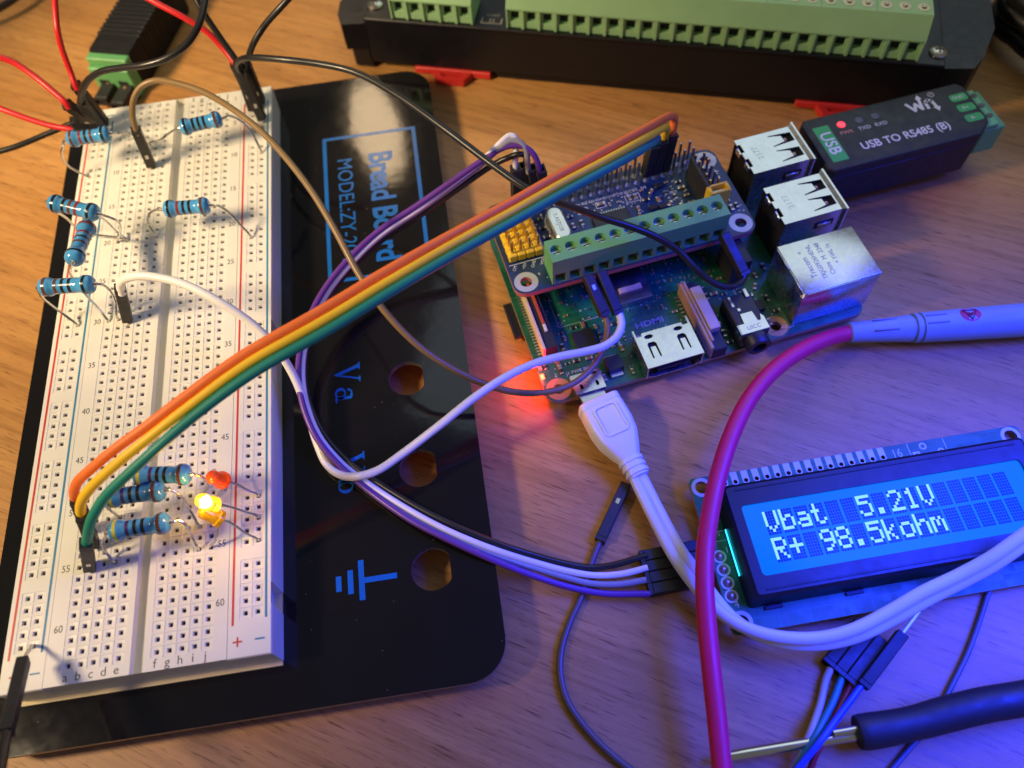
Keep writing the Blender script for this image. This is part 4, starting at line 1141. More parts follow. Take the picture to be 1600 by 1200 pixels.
# micro USB
mb = MB()
sl = lambda cx, cy: [(cx - 0.32, cy - 0.7), (cx + 0.32, cy - 0.7), (cx + 0.42, cy + 0.1), (cx + 0.2, cy + 0.75), (cx - 0.2, cy + 0.75), (cx - 0.42, cy + 0.1)]
mb.prism([(6.6, -0.8), (14.2, -0.8), (14.2, 4.6), (6.6, 4.6)], 6.6, 6.9, [sl(8.5, 0.9), sl(12.5, 0.9), [(11.3, 3.5), (13.2, 3.6), (13.2, 4.2), (11.5, 4.2)]])
mb.box(6.6, 6.9, -0.8, 4.6, ZP, 6.59); mb.box(13.9, 14.2, -0.8, 4.6, ZP, 6.59); mb.box(6.9, 13.9, 4.3, 4.6, ZP, 6.59)
mu = part(mb, 'micro_usb_socket', SHELL, pi, smooth=0)
mb = MB(); mb.box(7.0, 13.8, 0.4, 4.2, ZP + 0.02, 6.2)
part(mb, 'socket_interior', INNER, mu, smooth=0)
# audio jack
mb = MB()
mb.box(49.9, 57.3, 0.3, 12.6, ZP, 9.6, 0.35)
jk = part(mb, 'audio_jack', BLACK, pi, smooth=0)
mb = MB(); mb.lathe([(3.1, 0), (3.1, 2.6), (2.9, 2.9), (1.8, 2.9), (1.8, 1.2)], 26, Matrix.Translation((53.6, 0.3, 7.2)) @ Matrix.Rotation(PI / 2, 4, 'X'))
part(mb, 'jack_nozzle', BLACK, jk)
mb = MB()
mb.prism([(50.0, 0.7), (57.2, 0.7), (57.2, 4.2), (56.6, 5.1), (56.1, 3.4), (55.3, 3.4), (55.0, 6.4), (51.9, 6.4), (51.7, 3.5), (50.0, 3.5)], 9.62, 10.0)
mb.box(49.72, 49.89, 0.7, 3.5, 7.4, 10.0)
pl = part(mb, 'metal_clip', SHELL, jk, smooth=0)
lettering('LIICC', 1.5, (53.6, 2.0, 10.02), 0, MARK, jk, 'stamped_mark')
mb = MB()
mb.box(51.0, 51.6, 9.0, 12.0, 9.62, 9.95); mb.box(55.4, 56.4, 10.6, 13.2, 9.0, 10.2, 0.1); mb.box(51.9, 52.6, 7.4, 8.2, 9.62, 9.9)
part(mb, 'contact_spring', SHELL, jk, smooth=0)
# camera connector
TANF = mat('connector_flap', (0.38, 0.24, 0.17), 0.45)
mb = MB(); mb.box(42.4, 46.0, -0.4, 20.6, ZP, 8.2, 0.15)
cs = part(mb, 'camera_connector', MATTE, pi, smooth=0)
mb = MB()
mb.box(41.6, 42.38, -0.2, 20.4, ZP + 0.6, 9.4, 0.12); mb.box(42.4, 43.0, 1.6, 20.3, 8.25, 9.9, 0.1)
part(mb, 'side_wall', TANF, cs, smooth=0)
mb = MB(); mb.box(43.1, 45.9, 4.4, 17.6, 8.25, 10.5, 0.2)
part(mb, 'latch', mat('connector_latch', (0.46, 0.33, 0.26), 0.4), cs, smooth=0)
mb = MB()
for k in range(16):
    mb.box(40.4, 41.6, 1.2 + 1.2 * k, 1.65 + 1.2 * k, ZP + 0.01, ZP + 0.4)
part(mb, 'connector_pins', SOLDER, cs, smooth=0, kind='stuff')
# display connector
mb = MB(); mb.box(3.4, 6.6, 13.6, 34.6, ZP, 7.6, 0.12)
ds = part(mb, 'display_connector', MATTE, pi, smooth=0)
mb = MB(); mb.box(2.6, 3.38, 13.4, 34.8, ZP, 8.2, 0.1)
part(mb, 'side_wall', mat('beige_wall', (0.62, 0.47, 0.27), 0.45), ds, smooth=0)
mb = MB(); mb.box(4.7, 5.5, 20.6, 34.0, 7.62, 8.2, 0.1)
part(mb, 'latch', mat('red_latch', (0.46, 0.07, 0.03), 0.4), ds, smooth=0)
mb = MB(); mb.box(4.7, 5.5, 18.2, 20.5, 7.62, 8.3, 0.1)
part(mb, 'latch_end', mat('cream_latch', (0.62, 0.54, 0.36), 0.4), ds, smooth=0)
mb = MB()
for k in range(22):
    mb.box(1.5, 2.58, 14.2 + 0.92 * k, 14.6 + 0.92 * k, ZP + 0.01, ZP + 0.4)
part(mb, 'connector_pins', SOLDER, ds, smooth=0, kind='stuff')
# chips on the board
def chip(parent, x0, x1, y0, y1, z0, z1, m=None, name='chip', bev=0.12):
    mb = MB(); mb.box(x0, x1, y0, y1, z0, z1, bev)
    return part(mb, name, m or mat('chip_epoxy', (0.014, 0.014, 0.016), 0.45, bump=0.1, bscale=30), parent, smooth=0)
chip(pi, 11.2, 16.8, 11.6, 17.4, ZP, 5.6)
chip(pi, 16.4, 20.4, 3.2, 7.2, ZP, 6.6, name='power_diode')
for ya, yb in ((2.0, 3.18), (7.22, 8.2)):
    mb = MB(); mb.box(16.8, 20.0, ya, yb, ZP, 5.0, 0.1)
    part(mb, 'diode_leg', SOLDER, pi, smooth=0)
chip(pi, 21.0, 35.0, 21.0, 35.0, ZP, 6.4, mat('processor_lid', (0.45, 0.45, 0.46), 0.35, 1.0), 'processor')
chip(pi, 27.0, 33.2, 24.0, 25.6, 6.42, 6.9, mat('lid_rim', (0.50, 0.40, 0.36), 0.4), 'processor_rim')
chip(pi, 55.4, 60.6, 19.0, 27.0, ZP, 12.6, HOUS, 'power_header')
chip(pi, 57.5, 61.0, 8.6, 11.6, ZP, 5.4)
chip(pi, 46.8, 48.6, 11.0, 14.4, ZP, 5.4)
for x0, x1, y0, y1 in ((9.2, 22.0, 20.5, 33.0), (56, 66, 2, 19)):
    flat('silkscreen_outline', [bar(x0, x0 + 0.15, y0, y1), bar(x1 - 0.15, x1, y0, y1), bar(x0 + 0.16, x1 - 0.16, y0, y0 + 0.15)], mat('dim_silkscreen', (0.36, 0.33, 0.30), 0.6), pi, ZP + 0.02)
lettering('J1 PWR IN', 1.3, (9.5, 6.9, ZP + 0.03), 0.0, WHITEINK, pi, 'lettering')
rnd = random.Random(3)
spots = [(8.2, 12.2, 90, 1), (8.2, 14.6, 90, 1), (9.4, 16.8, 90, 0), (10.2, 9.6, 0, 1), (13.4, 9.4, 0, 0), (15.8, 9.2, 0, 1), (9.0, 18.6, 0, 1), (18.2, 12.2, 90, 0), (18.4, 15.0, 90, 1), (18.2, 17.6, 90, 0), (15.2, 19.2, 90, 0), (12.6, 19.2, 0, 1),
         (20.4, 11.4, 90, 1), (20.6, 13.8, 90, 0), (22.2, 9.6, 90, 0), (22.4, 2.4, 90, 0), (15.2, 2.8, 90, 0), (23.0, 17.0, 0, 1), (21.4, 18.9, 0, 1), (5.6, 10.2, 90, 0), (5.6, 8.0, 90, 1), (2.2, 10.4, 90, 1),
         (59.0, 14.0, 0, 0), (61.6, 16.2, 60, 0), (63.2, 19.4, 90, 0), (57.2, 16.4, 90, 1), (60.4, 4.9, 90, 0), (63.6, 7.6, 0, 1), (63.0, 11.8, 90, 1), (48.4, 17.2, 90, 1), (47.6, 8.6, 0, 0), (48.2, 5.4, 90, 1), (48.6, 2.6, 0, 1),
         (62.8, 23.0, 90, 0), (64.2, 26.4, 90, 1), (66.4, 21.4, 90, 1), (50.6, 17.4, 0, 0), (53.2, 16.6, 0, 1)]
for x, y, a, d in spots:
    smd(pi, x, y, ZP, R(a), rnd.uniform(0.75, 1.15), bool(d))
def scatter(parent, z, n, box, avoid, seed, smin, smax):
    """tiny parts dropped into the free areas of a board, on a 0.6 mm grid"""
    q = random.Random(seed)
    k = 0
    for _ in range(900):
        if k >= n: break
        x = round(q.uniform(box[0], box[1]) / 0.6) * 0.6; y = round(q.uniform(box[2], box[3]) / 0.6) * 0.6
        if any(a[0] - 1 < x < a[1] + 1 and a[2] - 1 < y < a[3] + 1 for a in avoid): continue
        avoid.append((x - 0.9, x + 0.9, y - 0.9, y + 0.9))
        smd(parent, x, y, z, R(q.choice((0, 90))), q.uniform(smin, smax), q.random() < 0.35)
        k += 1
def vias(parent, z, n, box, avoid, seed):
    q = random.Random(seed)
    mb = MB()
    k = 0
    while k < n:
        x, y = q.uniform(box[0], box[1]), q.uniform(box[2], box[3])
        if any(a[0] < x < a[1] and a[2] < y < a[3] for a in avoid):
            k += 0.2; continue
        r = q.uniform(0.16, 0.3)
        mb.lathe([(r, z + 0.005), (r * 0.8, z + 0.02)], 8, Matrix.Translation((x, y, 0)))
        k += 1
    part(mb, 'plated_vias', RINGM, parent, kind='stuff')
big = [(0, 7, 12, 36), (5.5, 15, -2, 6), (24, 40, -2, 11), (40, 47, -1, 21), (49.5, 58, -1, 13.5), (64.5, 86, 0, 56), (11, 17, 11, 18), (16, 21, 1.8, 8.4), (21, 35.2, 21, 36), (55, 61, 18.5, 27.5), (57, 61.5, 8, 12), (26, 37.5, 13, 16.5), (0, 7, 0, 7), (58, 65, 0, 7), (0, 65, 36, 56), (7, 20, 5.6, 8)]
taken = big + [(x - 1, x + 1, y - 1, y + 1) for x, y, _, _ in spots]
vias(pi, ZP, 170, (1, 64, 1, 35), big, 5)
scatter(pi, ZP, 46, (7, 64, 1, 34), taken, 11, 0.45, 0.8)
# power light
mb = MB(); mb.box(0.25, 1.1, 7.2, 8.6, ZP, 4.8, 0.1)
part(mb, 'power_light', mat('lit_red', (1, 0.1, 0.05), 0.3, emit=(1.0, 0.10, 0.03), estr=7.0), pi, smooth=0)
mb = MB(); mb.box(0.3, 1.3, 10.0, 11.6, ZP, 4.8, 0.1)
part(mb, 'activity_light', mat('unlit_green', (0.30, 0.30, 0.20), 0.4), pi, smooth=0)
c, s_ = math.cos(TH), math.sin(TH)
lx, ly = -0.35, 7.9
lamp('power_led_light', 'POINT', (105.626 + c * lx - s_ * ly, 48.155 + s_ * lx + c * ly, 5.4), None, 85, (1.0, 0.025, 0.02), shadow_soft_size=0.08)
# memory card
t = thing('memory_card', 'black memory card sticking out from the left end of the green circuit board', 'memory card', (105.626, 48.155, 0), (0, 0, TH))
mb = MB(); mb.box(-2.3, 13, 22.2, 33.4, 1.5, 2.5, 0.2)
part(mb, 'card', BLACK, t, smooth=0)
mb = MB(); mb.box(-2.3, -1.5, 22.5, 33.1, 2.5, 2.75, 0.08)
part(mb, 'finger_ridge', BLACK, t, smooth=0)

# ------------------------------------------------------------------ blue expansion board on top
ZH = 15.1
hat = thing('expansion_board', 'blue interface board with a green screw terminal row, stacked on the green computer board', 'circuit board', (105.626, 48.155, 0), (0, 0, TH))
mb = MB()
mb.prism(rrect(0, 65, 26, 56.4, 3.0), ZH - 1.5, ZH, [circle(x, y, 1.5) for x in (3.5, 61.5) for y in (29.5, 52.5)], mi_side=1)
part(mb, 'board', [BPCB, mat('blue_board_edge', (0.28, 0.12, 0.12), 0.6)], hat, smooth=30)
for x in (3.5, 61.5):
    for y in (29.5, 52.5):
        mb = MB(); mb.ring((x, y), 1.5, 3.05, ZH - 0.02, ZH + 0.03, 32)
        part(mb, 'mounting_ring', RINGM, hat)
mb = MB(); mb.box(7.1, 57.9, 49.9, 55.0, ZP + 0.02, ZH - 1.52)
part(mb, 'socket_header', MATTE, hat, smooth=0)
pinmb = MB(); pinmb.box(-0.32, 0.32, -0.32, 0.32, ZH, ZH + 7.6, 0.12)
soldm = MB(); soldm.lathe([(0.95, ZH), (0.75, ZH + 0.35), (0.4, ZH + 0.9)], 8)
pin0 = None
DPIN = mat('header_pin', (0.42, 0.38, 0.30), 0.32, 1.0)
for i in range(20):
    for y in (51.23, 53.77):
        x = 8.37 + 2.54 * i
        if pin0 is None:
            pin0 = part(pinmb, 'header_pin', DPIN, hat, smooth=0); pin0.location = (x * S, y * S, 0)
            sol0 = part(soldm, 'solder_joint', SOLDER, pin0)
        else:
            q = same(pin0, hat, (x, y, 0)); same(sol0, q)
# screw terminal
TX0, TX1, TY0, TY1, TZ = 9.5, 55.6, 26.4, 33.2, 24.2
mb = MB()
scr = [(11.5 + 3.81 * i, 29.9) for i in range(12)]
mb.prism([(TX0, TY0), (TX1, TY0), (TX1, TY1), (TX0, TY1)], TZ - 3.2, TZ, [circle(x, y, 1.42, 20) for x, y in scr], bottom=False)
prof_mouths = [[(x - 1.35, 15.6), (x + 1.35, 15.6), (x + 1.35, 19.0), (x - 1.35, 19.0)] for x, _ in scr]
M = Matrix.Translation((0, TY0 + 1.6, 0)) @ Matrix.Rotation(PI / 2, 4, 'X')
mb.prism([(TX0, ZH + 0.02), (TX1, ZH + 0.02), (TX1, TZ - 3.21), (TX0, TZ - 3.21)], 0, 1.6, prof_mouths, M=M)
mb.box(TX0, TX1, TY0 + 1.61, TY1, ZH + 0.02, TZ - 3.21)
tbk = part(mb, 'screw_terminal', TGREEN, hat, smooth=25)
screw = None
for x, y in scr:
    mb = MB()
    mb.lathe([(1.35, TZ - 3.1), (1.35, TZ - 1.5), (1.2, TZ - 1.35)], 14, Matrix.Translation((0, 0, 0)))
    if screw is None:
        mb2 = MB(); mb2.box(-1.1, 1.1, -0.16, 0.16, TZ - 1.4, TZ - 1.30)
        screw = part(mb, 'screw', SHELL, tbk); screw.location = (x * S, y * S, 0)
        slot0 = part(mb2, 'slot', INNER, screw, smooth=0)
    else:
        q = same(screw, tbk, (x, y, 0)); same(slot0, q)
mth = None
for x, _ in scr:
    if mth is None:
        mb = MB(); mb.box(-1.2, 1.2, TY0 + 1.50, TY0 + 1.59, 15.7, 18.9)
        mb.box(-0.3, 0.9, TY0 + 0.7, TY0 + 1.49, 17.6, 18.8)
        mth = part(mb, 'wire_clamp', DARKMETAL, tbk, smooth=0); mth.location = (x * S, 0, 0)
    else:
        same(mth, tbk, (x, 0, 0))
# crystal
mb = MB()
cr = [(p[0], p[1]) for p in rrect(-2.2, 2.2, -5.5, 5.5, 2.15, 8)]
crs = [(p[0], p[1]) for p in rrect(-1.75, 1.75, -5.0, 5.0, 1.7, 8)]
M = Matrix.Translation((16.3, 42.3, 0)) @ Matrix.Rotation(0.04, 4, 'Z')
n = len(cr)
V = [(p[0], p[1], ZH + 0.4) for p in cr] + [(p[0], p[1], ZH + 3.0) for p in cr] + [(p[0], p[1], ZH + 3.5) for p in crs]
mb.add(V, [(i, (i + 1) % n, n + (i + 1) % n, n + i) for i in range(n)] + [(n + i, n + (i + 1) % n, 2 * n + (i + 1) % n, 2 * n + i) for i in range(n)] + [tuple(2 * n + i for i in range(n))], M)
mb.prism(rrect(-2.6, 2.6, -5.9, 5.9, 2.5, 8), ZH + 0.02, ZH + 0.42, M=M)
cry = part(mb, 'crystal', mat('crystal_can', (0.74, 0.73, 0.68), 0.3, 1.0), hat, smooth=30)
lettering('E.A57J12B', 1.5, (16.3, 42.3, ZH + 3.53), -PI / 2 + 0.04, MARK, cry, 'laser_marking', xs=0.95)
# yellow selector block, four by four pins
YEL = mat('yellow_header_plastic', (0.78, 0.50, 0.02), 0.45, bump=0.15, bscale=14)
mb = MB()
for i in range(4):
    for j in range(5):
        mb.box(2.35 + 2.3 * i - 1.13, 2.35 + 2.3 * i + 1.13, 37.4 + 2.3 * j - 1.13, 37.4 + 2.3 * j + 1.13, ZH + 0.02, ZH + 2.6, 0.3)
part(mb, 'yellow_header', YEL, hat, smooth=0)
mb = MB(); mb.box(-0.32, 0.32, -0.32, 0.32, ZH + 2.5, ZH + 7.0, 0.14)
yp = None
for i in range(4):
    for j in range(5):
        x, y = 2.35 + 2.3 * i, 37.4 + 2.3 * j
        if yp is None:
            yp = part(mb, 'header_pin', GOLD, hat, smooth=0); yp.location = (x * S, y * S, 0)
        else:
            same(yp, hat, (x, y, 0))
for s_x, x in (('CM', 2.0), ('+5V', 4.6), ('GND', 7.0), ('VCC', 9.4)):
    lettering(s_x, 1.15, (x, 34.4, ZH + 0.03), PI / 2 - 0.5, WHITEINK, hat, 'lettering')
flat('silkscreen_outline', [bar(0.8, 11.0, 35.5, 35.66), bar(10.85, 11.0, 35.67, 48)], WHITEINK, hat, ZH + 0.03)
# converter chip with legs
mb = MB(); mb.box(25.6, 35.4, 38.9, 43.3, ZH + 0.15, ZH + 1.2, 0.12)
ic = part(mb, 'interface_chip', mat('chip_epoxy', (0.014, 0.014, 0.016), 0.45), hat, smooth=0)
leg = None
for i in range(14):
    for y in (38.4, 43.8):
        x = 26.0 + 0.69 * i
        if leg is None:
            mb = MB(); mb.box(-0.16, 0.16, -0.52, 0.52, ZH + 0.02, ZH + 0.35)
            leg = part(mb, 'chip_leg', SOLDER, ic, smooth=0); leg.location = (x * S, y * S, 0)
        else:
            same(leg, ic, (x, y, 0))
# twin pin header with yellow jumper cap
mb = MB()
for j in range(5):
    mb.box(54.4, 58.9, 38.0 + 2.3 * j, 40.25 + 2.3 * j, ZH + 0.02, ZH + 2.5, 0.2)
part(mb, 'pin_strip', MATTE, hat, smooth=0)
mb = MB(); mb.box(54.0, 54.9, 37.0, 48.0, ZH + 0.02, ZH + 8.5, 0.15)
part(mb, 'strip_wall', MATTE, hat, smooth=0)
for x in (55.6, 58.0):
    for j in range(5):
        same(yp, hat, (x, 38.6 + 2.3 * j, 1.6))
mb = MB()
mb.box(54.0, 59.6, 34.4, 35.0, ZH + 1.0, ZH + 8.2, 0.15); mb.box(54.0, 59.6, 36.8, 37.4, ZH + 1.0, ZH + 8.2, 0.15)
mb.box(54.0, 54.9, 35.02, 36.78, ZH + 1.0, ZH + 8.2, 0.1); mb.box(58.7, 59.6, 35.02, 36.78, ZH + 1.0, ZH + 8.2, 0.1)
mb.box(54.92, 58.68, 35.02, 36.78, ZH + 1.0, ZH + 6.4)
cap = part(mb, 'jumper_cap', YEL, hat, smooth=0)
mb = MB(); mb.box(55.3, 58.3, 35.7, 36.1, ZH + 6.42, ZH + 7.0)
part(mb, 'shunt', LATCH, cap, smooth=0)
hs = [(20.6, 45.6, 0, 1), (24.4, 46.6, 0, 0), (29.6, 47.0, 0, 0), (20.4, 42.4, 90, 0), (22.8, 42.6, 90, 1), (20.4, 38.4, 90, 0), (22.8, 38.2, 90, 1), (37.4, 46.4, 90, 0), (39.2, 46.4, 90, 0), (38.4, 42.2, 90, 0), (38.0, 40.0, 90, 0), (40.6, 36.8, 90, 0), (42.2, 36.8, 90, 0),
      (41.4, 44.6, 0, 1), (43.6, 46.6, 45, 0), (44.4, 43.4, 90, 0), (46.8, 41.2, 45, 0), (47.0, 45.0, 90, 1), (45.6, 38.0, 0, 1), (48.8, 36.6, 90, 0), (49.4, 39.4, 90, 0), (49.0, 43.0, 90, 1), (51.6, 45.4, 0, 0), (52.0, 42.6, 0, 0), (52.2, 39.8, 0, 0), (52.4, 37.0, 0, 0), (51.6, 47.6, 0, 1),
      (13.0, 47.6, 0, 1), (12.6, 44.4, 0, 1), (12.8, 41.2, 0, 1), (12.8, 38.0, 0, 0), (61.2, 34.6, 90, 0), (62.8, 35.0, 90, 1)]
for x, y, a, d in hs:
    smd(hat, x, y, ZH + 0.01, R(a), rnd.uniform(0.7, 1.1), bool(d))
hbig = [(9.0, 56.0, 25.8, 34.2), (13.4, 19.4, 36, 48.5), (0, 11.4, 33, 48.8), (25, 36, 37.6, 44.6), (53.4, 60, 34, 50), (7, 58, 49.6, 56.4), (0, 7, 26, 33), (58, 65, 26, 33), (58, 65, 48.5, 56)]
vias(hat, ZH, 150, (1, 64, 27, 56), hbig, 8)
scatter(hat, ZH + 0.01, 34, (12, 63, 34.5, 49), hbig + [(x - 1, x + 1, y - 1, y + 1) for x, y, _, _ in hs], 21, 0.4, 0.7)
for x, y, a in ((42.2, 41.2, 0), (44.6, 40.8, 0), (46.2, 47.8, 0)):
    chip(hat, x - 0.9, x + 0.9, y - 0.7, y + 0.7, ZH + 0.02, ZH + 0.95, name='transistor')
lettering('IO0 IO1 IO2 IO3 IO4 IO5 IO6 CSB SDA SCL  3V3', 1.15, (32.0, 48.9, ZH + 0.03), 0, WHITEINK, hat, 'lettering', xs=0.92)
for y, tx in ((46.2, 'LED1'), (43.6, 'RXD'), (41.0, 'LED2'), (38.4, 'TXD')):
    lettering(tx, 1.0, (49.2, y - 1.3, ZH + 0.03), 0, WHITEINK, hat, 'lettering')
for x0, x1, y0, y1 in ((23.0, 25.8, 45.6, 47.6), (28.2, 31.0, 46.0, 48.0), (36.4, 40.4, 45.2, 47.8), (39.6, 43.4, 35.6, 38.2)):
    flat('silkscreen_outline', [bar(x0, x0 + 0.14, y0, y1), bar(x1 - 0.14, x1, y0, y1), bar(x0 + 0.15, x1 - 0.15, y0, y0 + 0.14), bar(x0 + 0.15, x1 - 0.15, y1 - 0.14, y1)], WHITEINK, hat, ZH + 0.03)

# ------------------------------------------------------------------ serial adapter plugged into the far USB socket
dg = thing('usb_adapter', 'black USB to RS485 adapter box with printed lettering, plugged into the far USB socket', 'usb adapter', (105.626, 48.155, 0), (0, 0, TH - R(1.2)))
DZ = 18.0
DB = mat('adapter_shell', (0.013, 0.014, 0.018), 0.5, bump=0.12, bscale=30, dust=0.12)
DX0, DX1, DY0, DY1 = 88.2, 136.4, 37.2, 56.6
mb = MB()
ol = [(DX0 + 1.5, DY0), (DX1 - 5.0, DY0), (DX1 - 0.6, DY0 + 3.4), (DX1, DY0 + 5), (DX1, DY1 - 1.5), (DX1 - 1.5, DY1), (DX0 + 1.5, DY1), (DX0, DY1 - 1.5), (DX0, DY0 + 1.5)]
inset = lambda q, cx=112.3, cy=46.9: [(cx + (x - cx) * (1 - q / 24), cy + (y - cy) * (1 - q / 10)) for x, y in ol]
n = len(ol)
lv = [(inset(0.4), 4.4), (inset(0), 4.9), (inset(0), 14.9), (inset(0.12), 15.0), (inset(0.12), 15.15), (inset(0), 15.25), (inset(0), DZ - 0.5), (inset(0.25), DZ - 0.1), (inset(0.55), DZ)]
V = [(p[0], p[1], z) for q, z in lv for p in q]
F = [(k * n + i, k * n + (i + 1) % n, (k + 1) * n + (i + 1) % n, (k + 1) * n + i) for k in range(len(lv) - 1) for i in range(n)]
F += [tuple(range(n))[::-1], tuple((len(lv) - 1) * n + i for i in range(n))]
mb.add(V, F)
part(mb, 'shell', DB, dg, smooth=30)
mb = MB(); mb.box(80, DX0 - 0.02, DY0 + 3.4, DY1 - 4.0, 7.0, 11.5, 0.2)
part(mb, 'usb_plug', SHELL, dg, smooth=0)
DGRN = mat('green_label', (0.03, 0.36, 0.09), 0.5)
flat('green_panel', [bar(90.4, 94.9, 40.0, 52.9)], DGRN, dg, DZ + 0.03)
lettering('USB', 4.7, (92.6, 46.6, DZ + 0.05), -PI / 2, WHITEINK, dg, 'lettering', xs=1.0, weight=0.012)
lettering('USB TO RS485 (B)', 3.6, (112.6, 42.9, DZ + 0.03), 0, WHITEINK, dg, 'lettering', xs=0.92, weight=0.018)
for x, tx, m in ((98.6, 'PWR', mat('pink_print', (0.66, 0.25, 0.22), 0.6)), (103.8, 'TXD', WHITEINK), (108.6, 'RXD', WHITEINK)):
    lettering(tx, 1.75, (x, 48.9, DZ + 0.03), 0, m, dg, 'lettering')
    mb = MB(); mb.lathe([(1.15, DZ + 0.01), (1.1, DZ + 0.16), (0.6, DZ + 0.22)], 20, Matrix.Translation((x - 0.2, 51.9, 0)))
    part(mb, 'indicator_light', mat('lit_red_indicator', (1, 0.1, 0.1), 0.3, emit=(1.0, 0.03, 0.06), estr=1.3) if tx == 'PWR' else mat('unlit_indicator', (0.07, 0.07, 0.10), 0.4), dg, label='lit red indicator light' if tx == 'PWR' else None)
# printed emblem: a W running into an arrowed arch
def stroke(mb, pts, w, z):
    for a, b in zip(pts, pts[1:]):
        a, b = Vector(a), Vector(b)
        d = (b - a).normalized(); nn = Vector((-d.y, d.x)) * (w / 2)
        a2, b2 = a - d * w * 0.3, b + d * w * 0.3
        mb.prism([tuple(a2 + nn), tuple(a2 - nn), tuple(b2 - nn), tuple(b2 + nn)], z - 0.02, z, bottom=False)
mb = MB()
zz = DZ + 0.03
ex = lambda x: 118.2 + (x - 119.2) * 0.73
e2 = lambda pts: [(ex(x), y - 0.3) for x, y in pts]
for i, pts in enumerate(([(119.2, 53.6), (121.0, 50.6)], [(121.0, 50.6), (122.5, 53.0)], [(122.5, 53.0), (124.0, 50.6)], [(124.0, 50.6), (124.9, 54.6)], [(126.2, 50.4), (126.4, 52.6), (127.6, 53.4), (129.0, 52.8), (129.4, 50.2)])):
    stroke(mb, e2(pts), 0.85, zz + 0.004 * i)
mb.prism(e2([(123.7, 54.4), (126.2, 54.2), (125.2, 55.9)]), zz - 0.02, zz + 0.022, bottom=False)
mb.prism(e2([(128.1, 50.4), (130.8, 50.2), (129.5, 48.6)]), zz - 0.02, zz + 0.024, bottom=False)
part(mb, 'printed_emblem', WHITEINK, dg, smooth=0)
lettering('R', 1.0, (126.4, 54.6, zz), 0, WHITEINK, dg, 'registered_mark')
mb = MB(); mb.ring((126.4, 54.6), 0.75, 0.9, zz - 0.02, zz, 20)
part(mb, 'registered_ring', WHITEINK, dg, smooth=0)
mb = MB()
mb.box(DX1 - 1.6, DX1 + 5.0, 39.6, 53.8, 7.0, DZ - 2.2, 0.3)
mb.box(DX1 - 2.2, DX1 + 2.5, 39.8, 53.6, DZ - 2.2, DZ - 0.9, 0.2)
tg = part(mb, 'terminal_block', mat('pale_green_terminal', (0.12, 0.42, 0.17), 0.45), dg, smooth=0)
for k, tx in enumerate(('B-', 'A+', 'GND')):
    y = 43.3 + 4.0 * k
    flat('green_panel', [rrect(DX1 - 6.0, DX1 - 1.0, y - 1.35, y + 1.35, 0.8, 3)], DGRN, dg, DZ + 0.03)
    lettering(tx, 1.6, (DX1 - 3.7, y, DZ + 0.05), 0, WHITEINK, dg, 'lettering')
    mb = MB(); mb.cyl((DX1 + 1.5, y, DZ - 1.0), (DX1 + 1.5, y, DZ - 0.75), 0.85, n=12)
    part(mb, 'screw', DARKMETAL, tg)

# ------------------------------------------------------------------ character display
from mathutils import Euler
lcd = thing('lcd_module', 'glowing blue two-line character display on a green board, black bezel', 'display', (134.75, -12.26, 3.8), (0, R(1.5), 0.02085))
lr = (Matrix.Rotation(0.02085, 4, 'Z') @ Matrix.Rotation(R(1.5), 4, 'Y')).to_3x3().to_euler()
lcd.rotation_euler = lr
T[lcd.name] = Matrix.Translation((134.75, -12.26, 3.8)) @ lr.to_matrix().to_4x4()
mb = MB()
padx = [8.0 + 2.54 * i for i in range(16)]
hol = [circle(x, y, 1.5, 18) for x in (2.5, 77.5) for y in (2.5, 33.5)] + [circle(x, 33.5, 0.52, 10) for x in padx]
mb.prism(rrect(0, 80, 0, 36, 1.0), -1.5, 0, hol, mi_side=1)
part(mb, 'board', [LPCB, FR4], lcd, smooth=30)
for x in (2.5, 77.5):
    for y in (2.5, 33.5):
        mb = MB(); mb.ring((x, y), 1.52, 2.35, -0.02, 0.03, 26)
        part(mb, 'mounting_ring', RINGM, lcd)
pad = None
for x in padx:
    if pad is None:
        mb = MB()
        pts = [(-0.78, 2.45), (-0.78, 0.0)] + [(0.78 * math.cos(R(180 + 15 * k)), 0.78 * math.sin(R(180 + 15 * k)) - 0.02) for k in range(1, 12)] + [(0.78, 0.0), (0.78, 2.45)]
        mb.prism(pts, -0.01, 0.03, [circle(0, 0, 0.53, 10)], bottom=False)
        pad = part(mb, 'solder_pad', RINGM, lcd, smooth=0); pad.location = (x * S, 3.35, 0)
    else:
        same(pad, lcd, (x, 33.5, 0))
for x, y in ((56.2, 34.6), (60.0, 32.6)):
    mb = MB(); mb.ring((x, y), 0.5, 0.9, -0.01, 0.03, 16)
    part(mb, 'plated_hole', RINGM, lcd, smooth=0)
mb = MB(); mb.prism(bar(53.2, 54.9, 31.8, 33.5), -0.01, 0.03, [circle(54.05, 32.65, 0.5, 10)], bottom=False)
part(mb, 'plated_hole', RINGM, lcd, smooth=0)
LINK = mat('display_silkscreen', (0.58, 0.66, 0.62), 0.6)
flat('silkscreen_outline', [bar(52.6, 52.78, 31.4, 35.8), bar(61.4, 61.58, 31.4, 35.8)], LINK, lcd, 0.03)
lettering('16', 2.9, (49.6, 33.8, 0.03), 0, LINK, lcd, 'lettering', xs=0.9)
lettering('1', 1.9, (5.9, 33.0, 0.03), 0, LINK, lcd, 'lettering')
lettering('VSS', 1.2, (7.6, 31.3, 0.03), 0, LINK, lcd, 'lettering')
lettering('1', 1.9, (3.9, 18.2, 0.03), 0, LINK, lcd, 'lettering')
lettering('4', 2.1, (2.5, 6.2, 0.03), 0, LINK, lcd, 'lettering')
for k, tx in enumerate(('A 2', 'G 3', 'L 5')):
    lettering(tx, 1.4, (2.6, 26.4 - 2.2 * k, 0.03), 0, LINK, lcd, 'lettering')
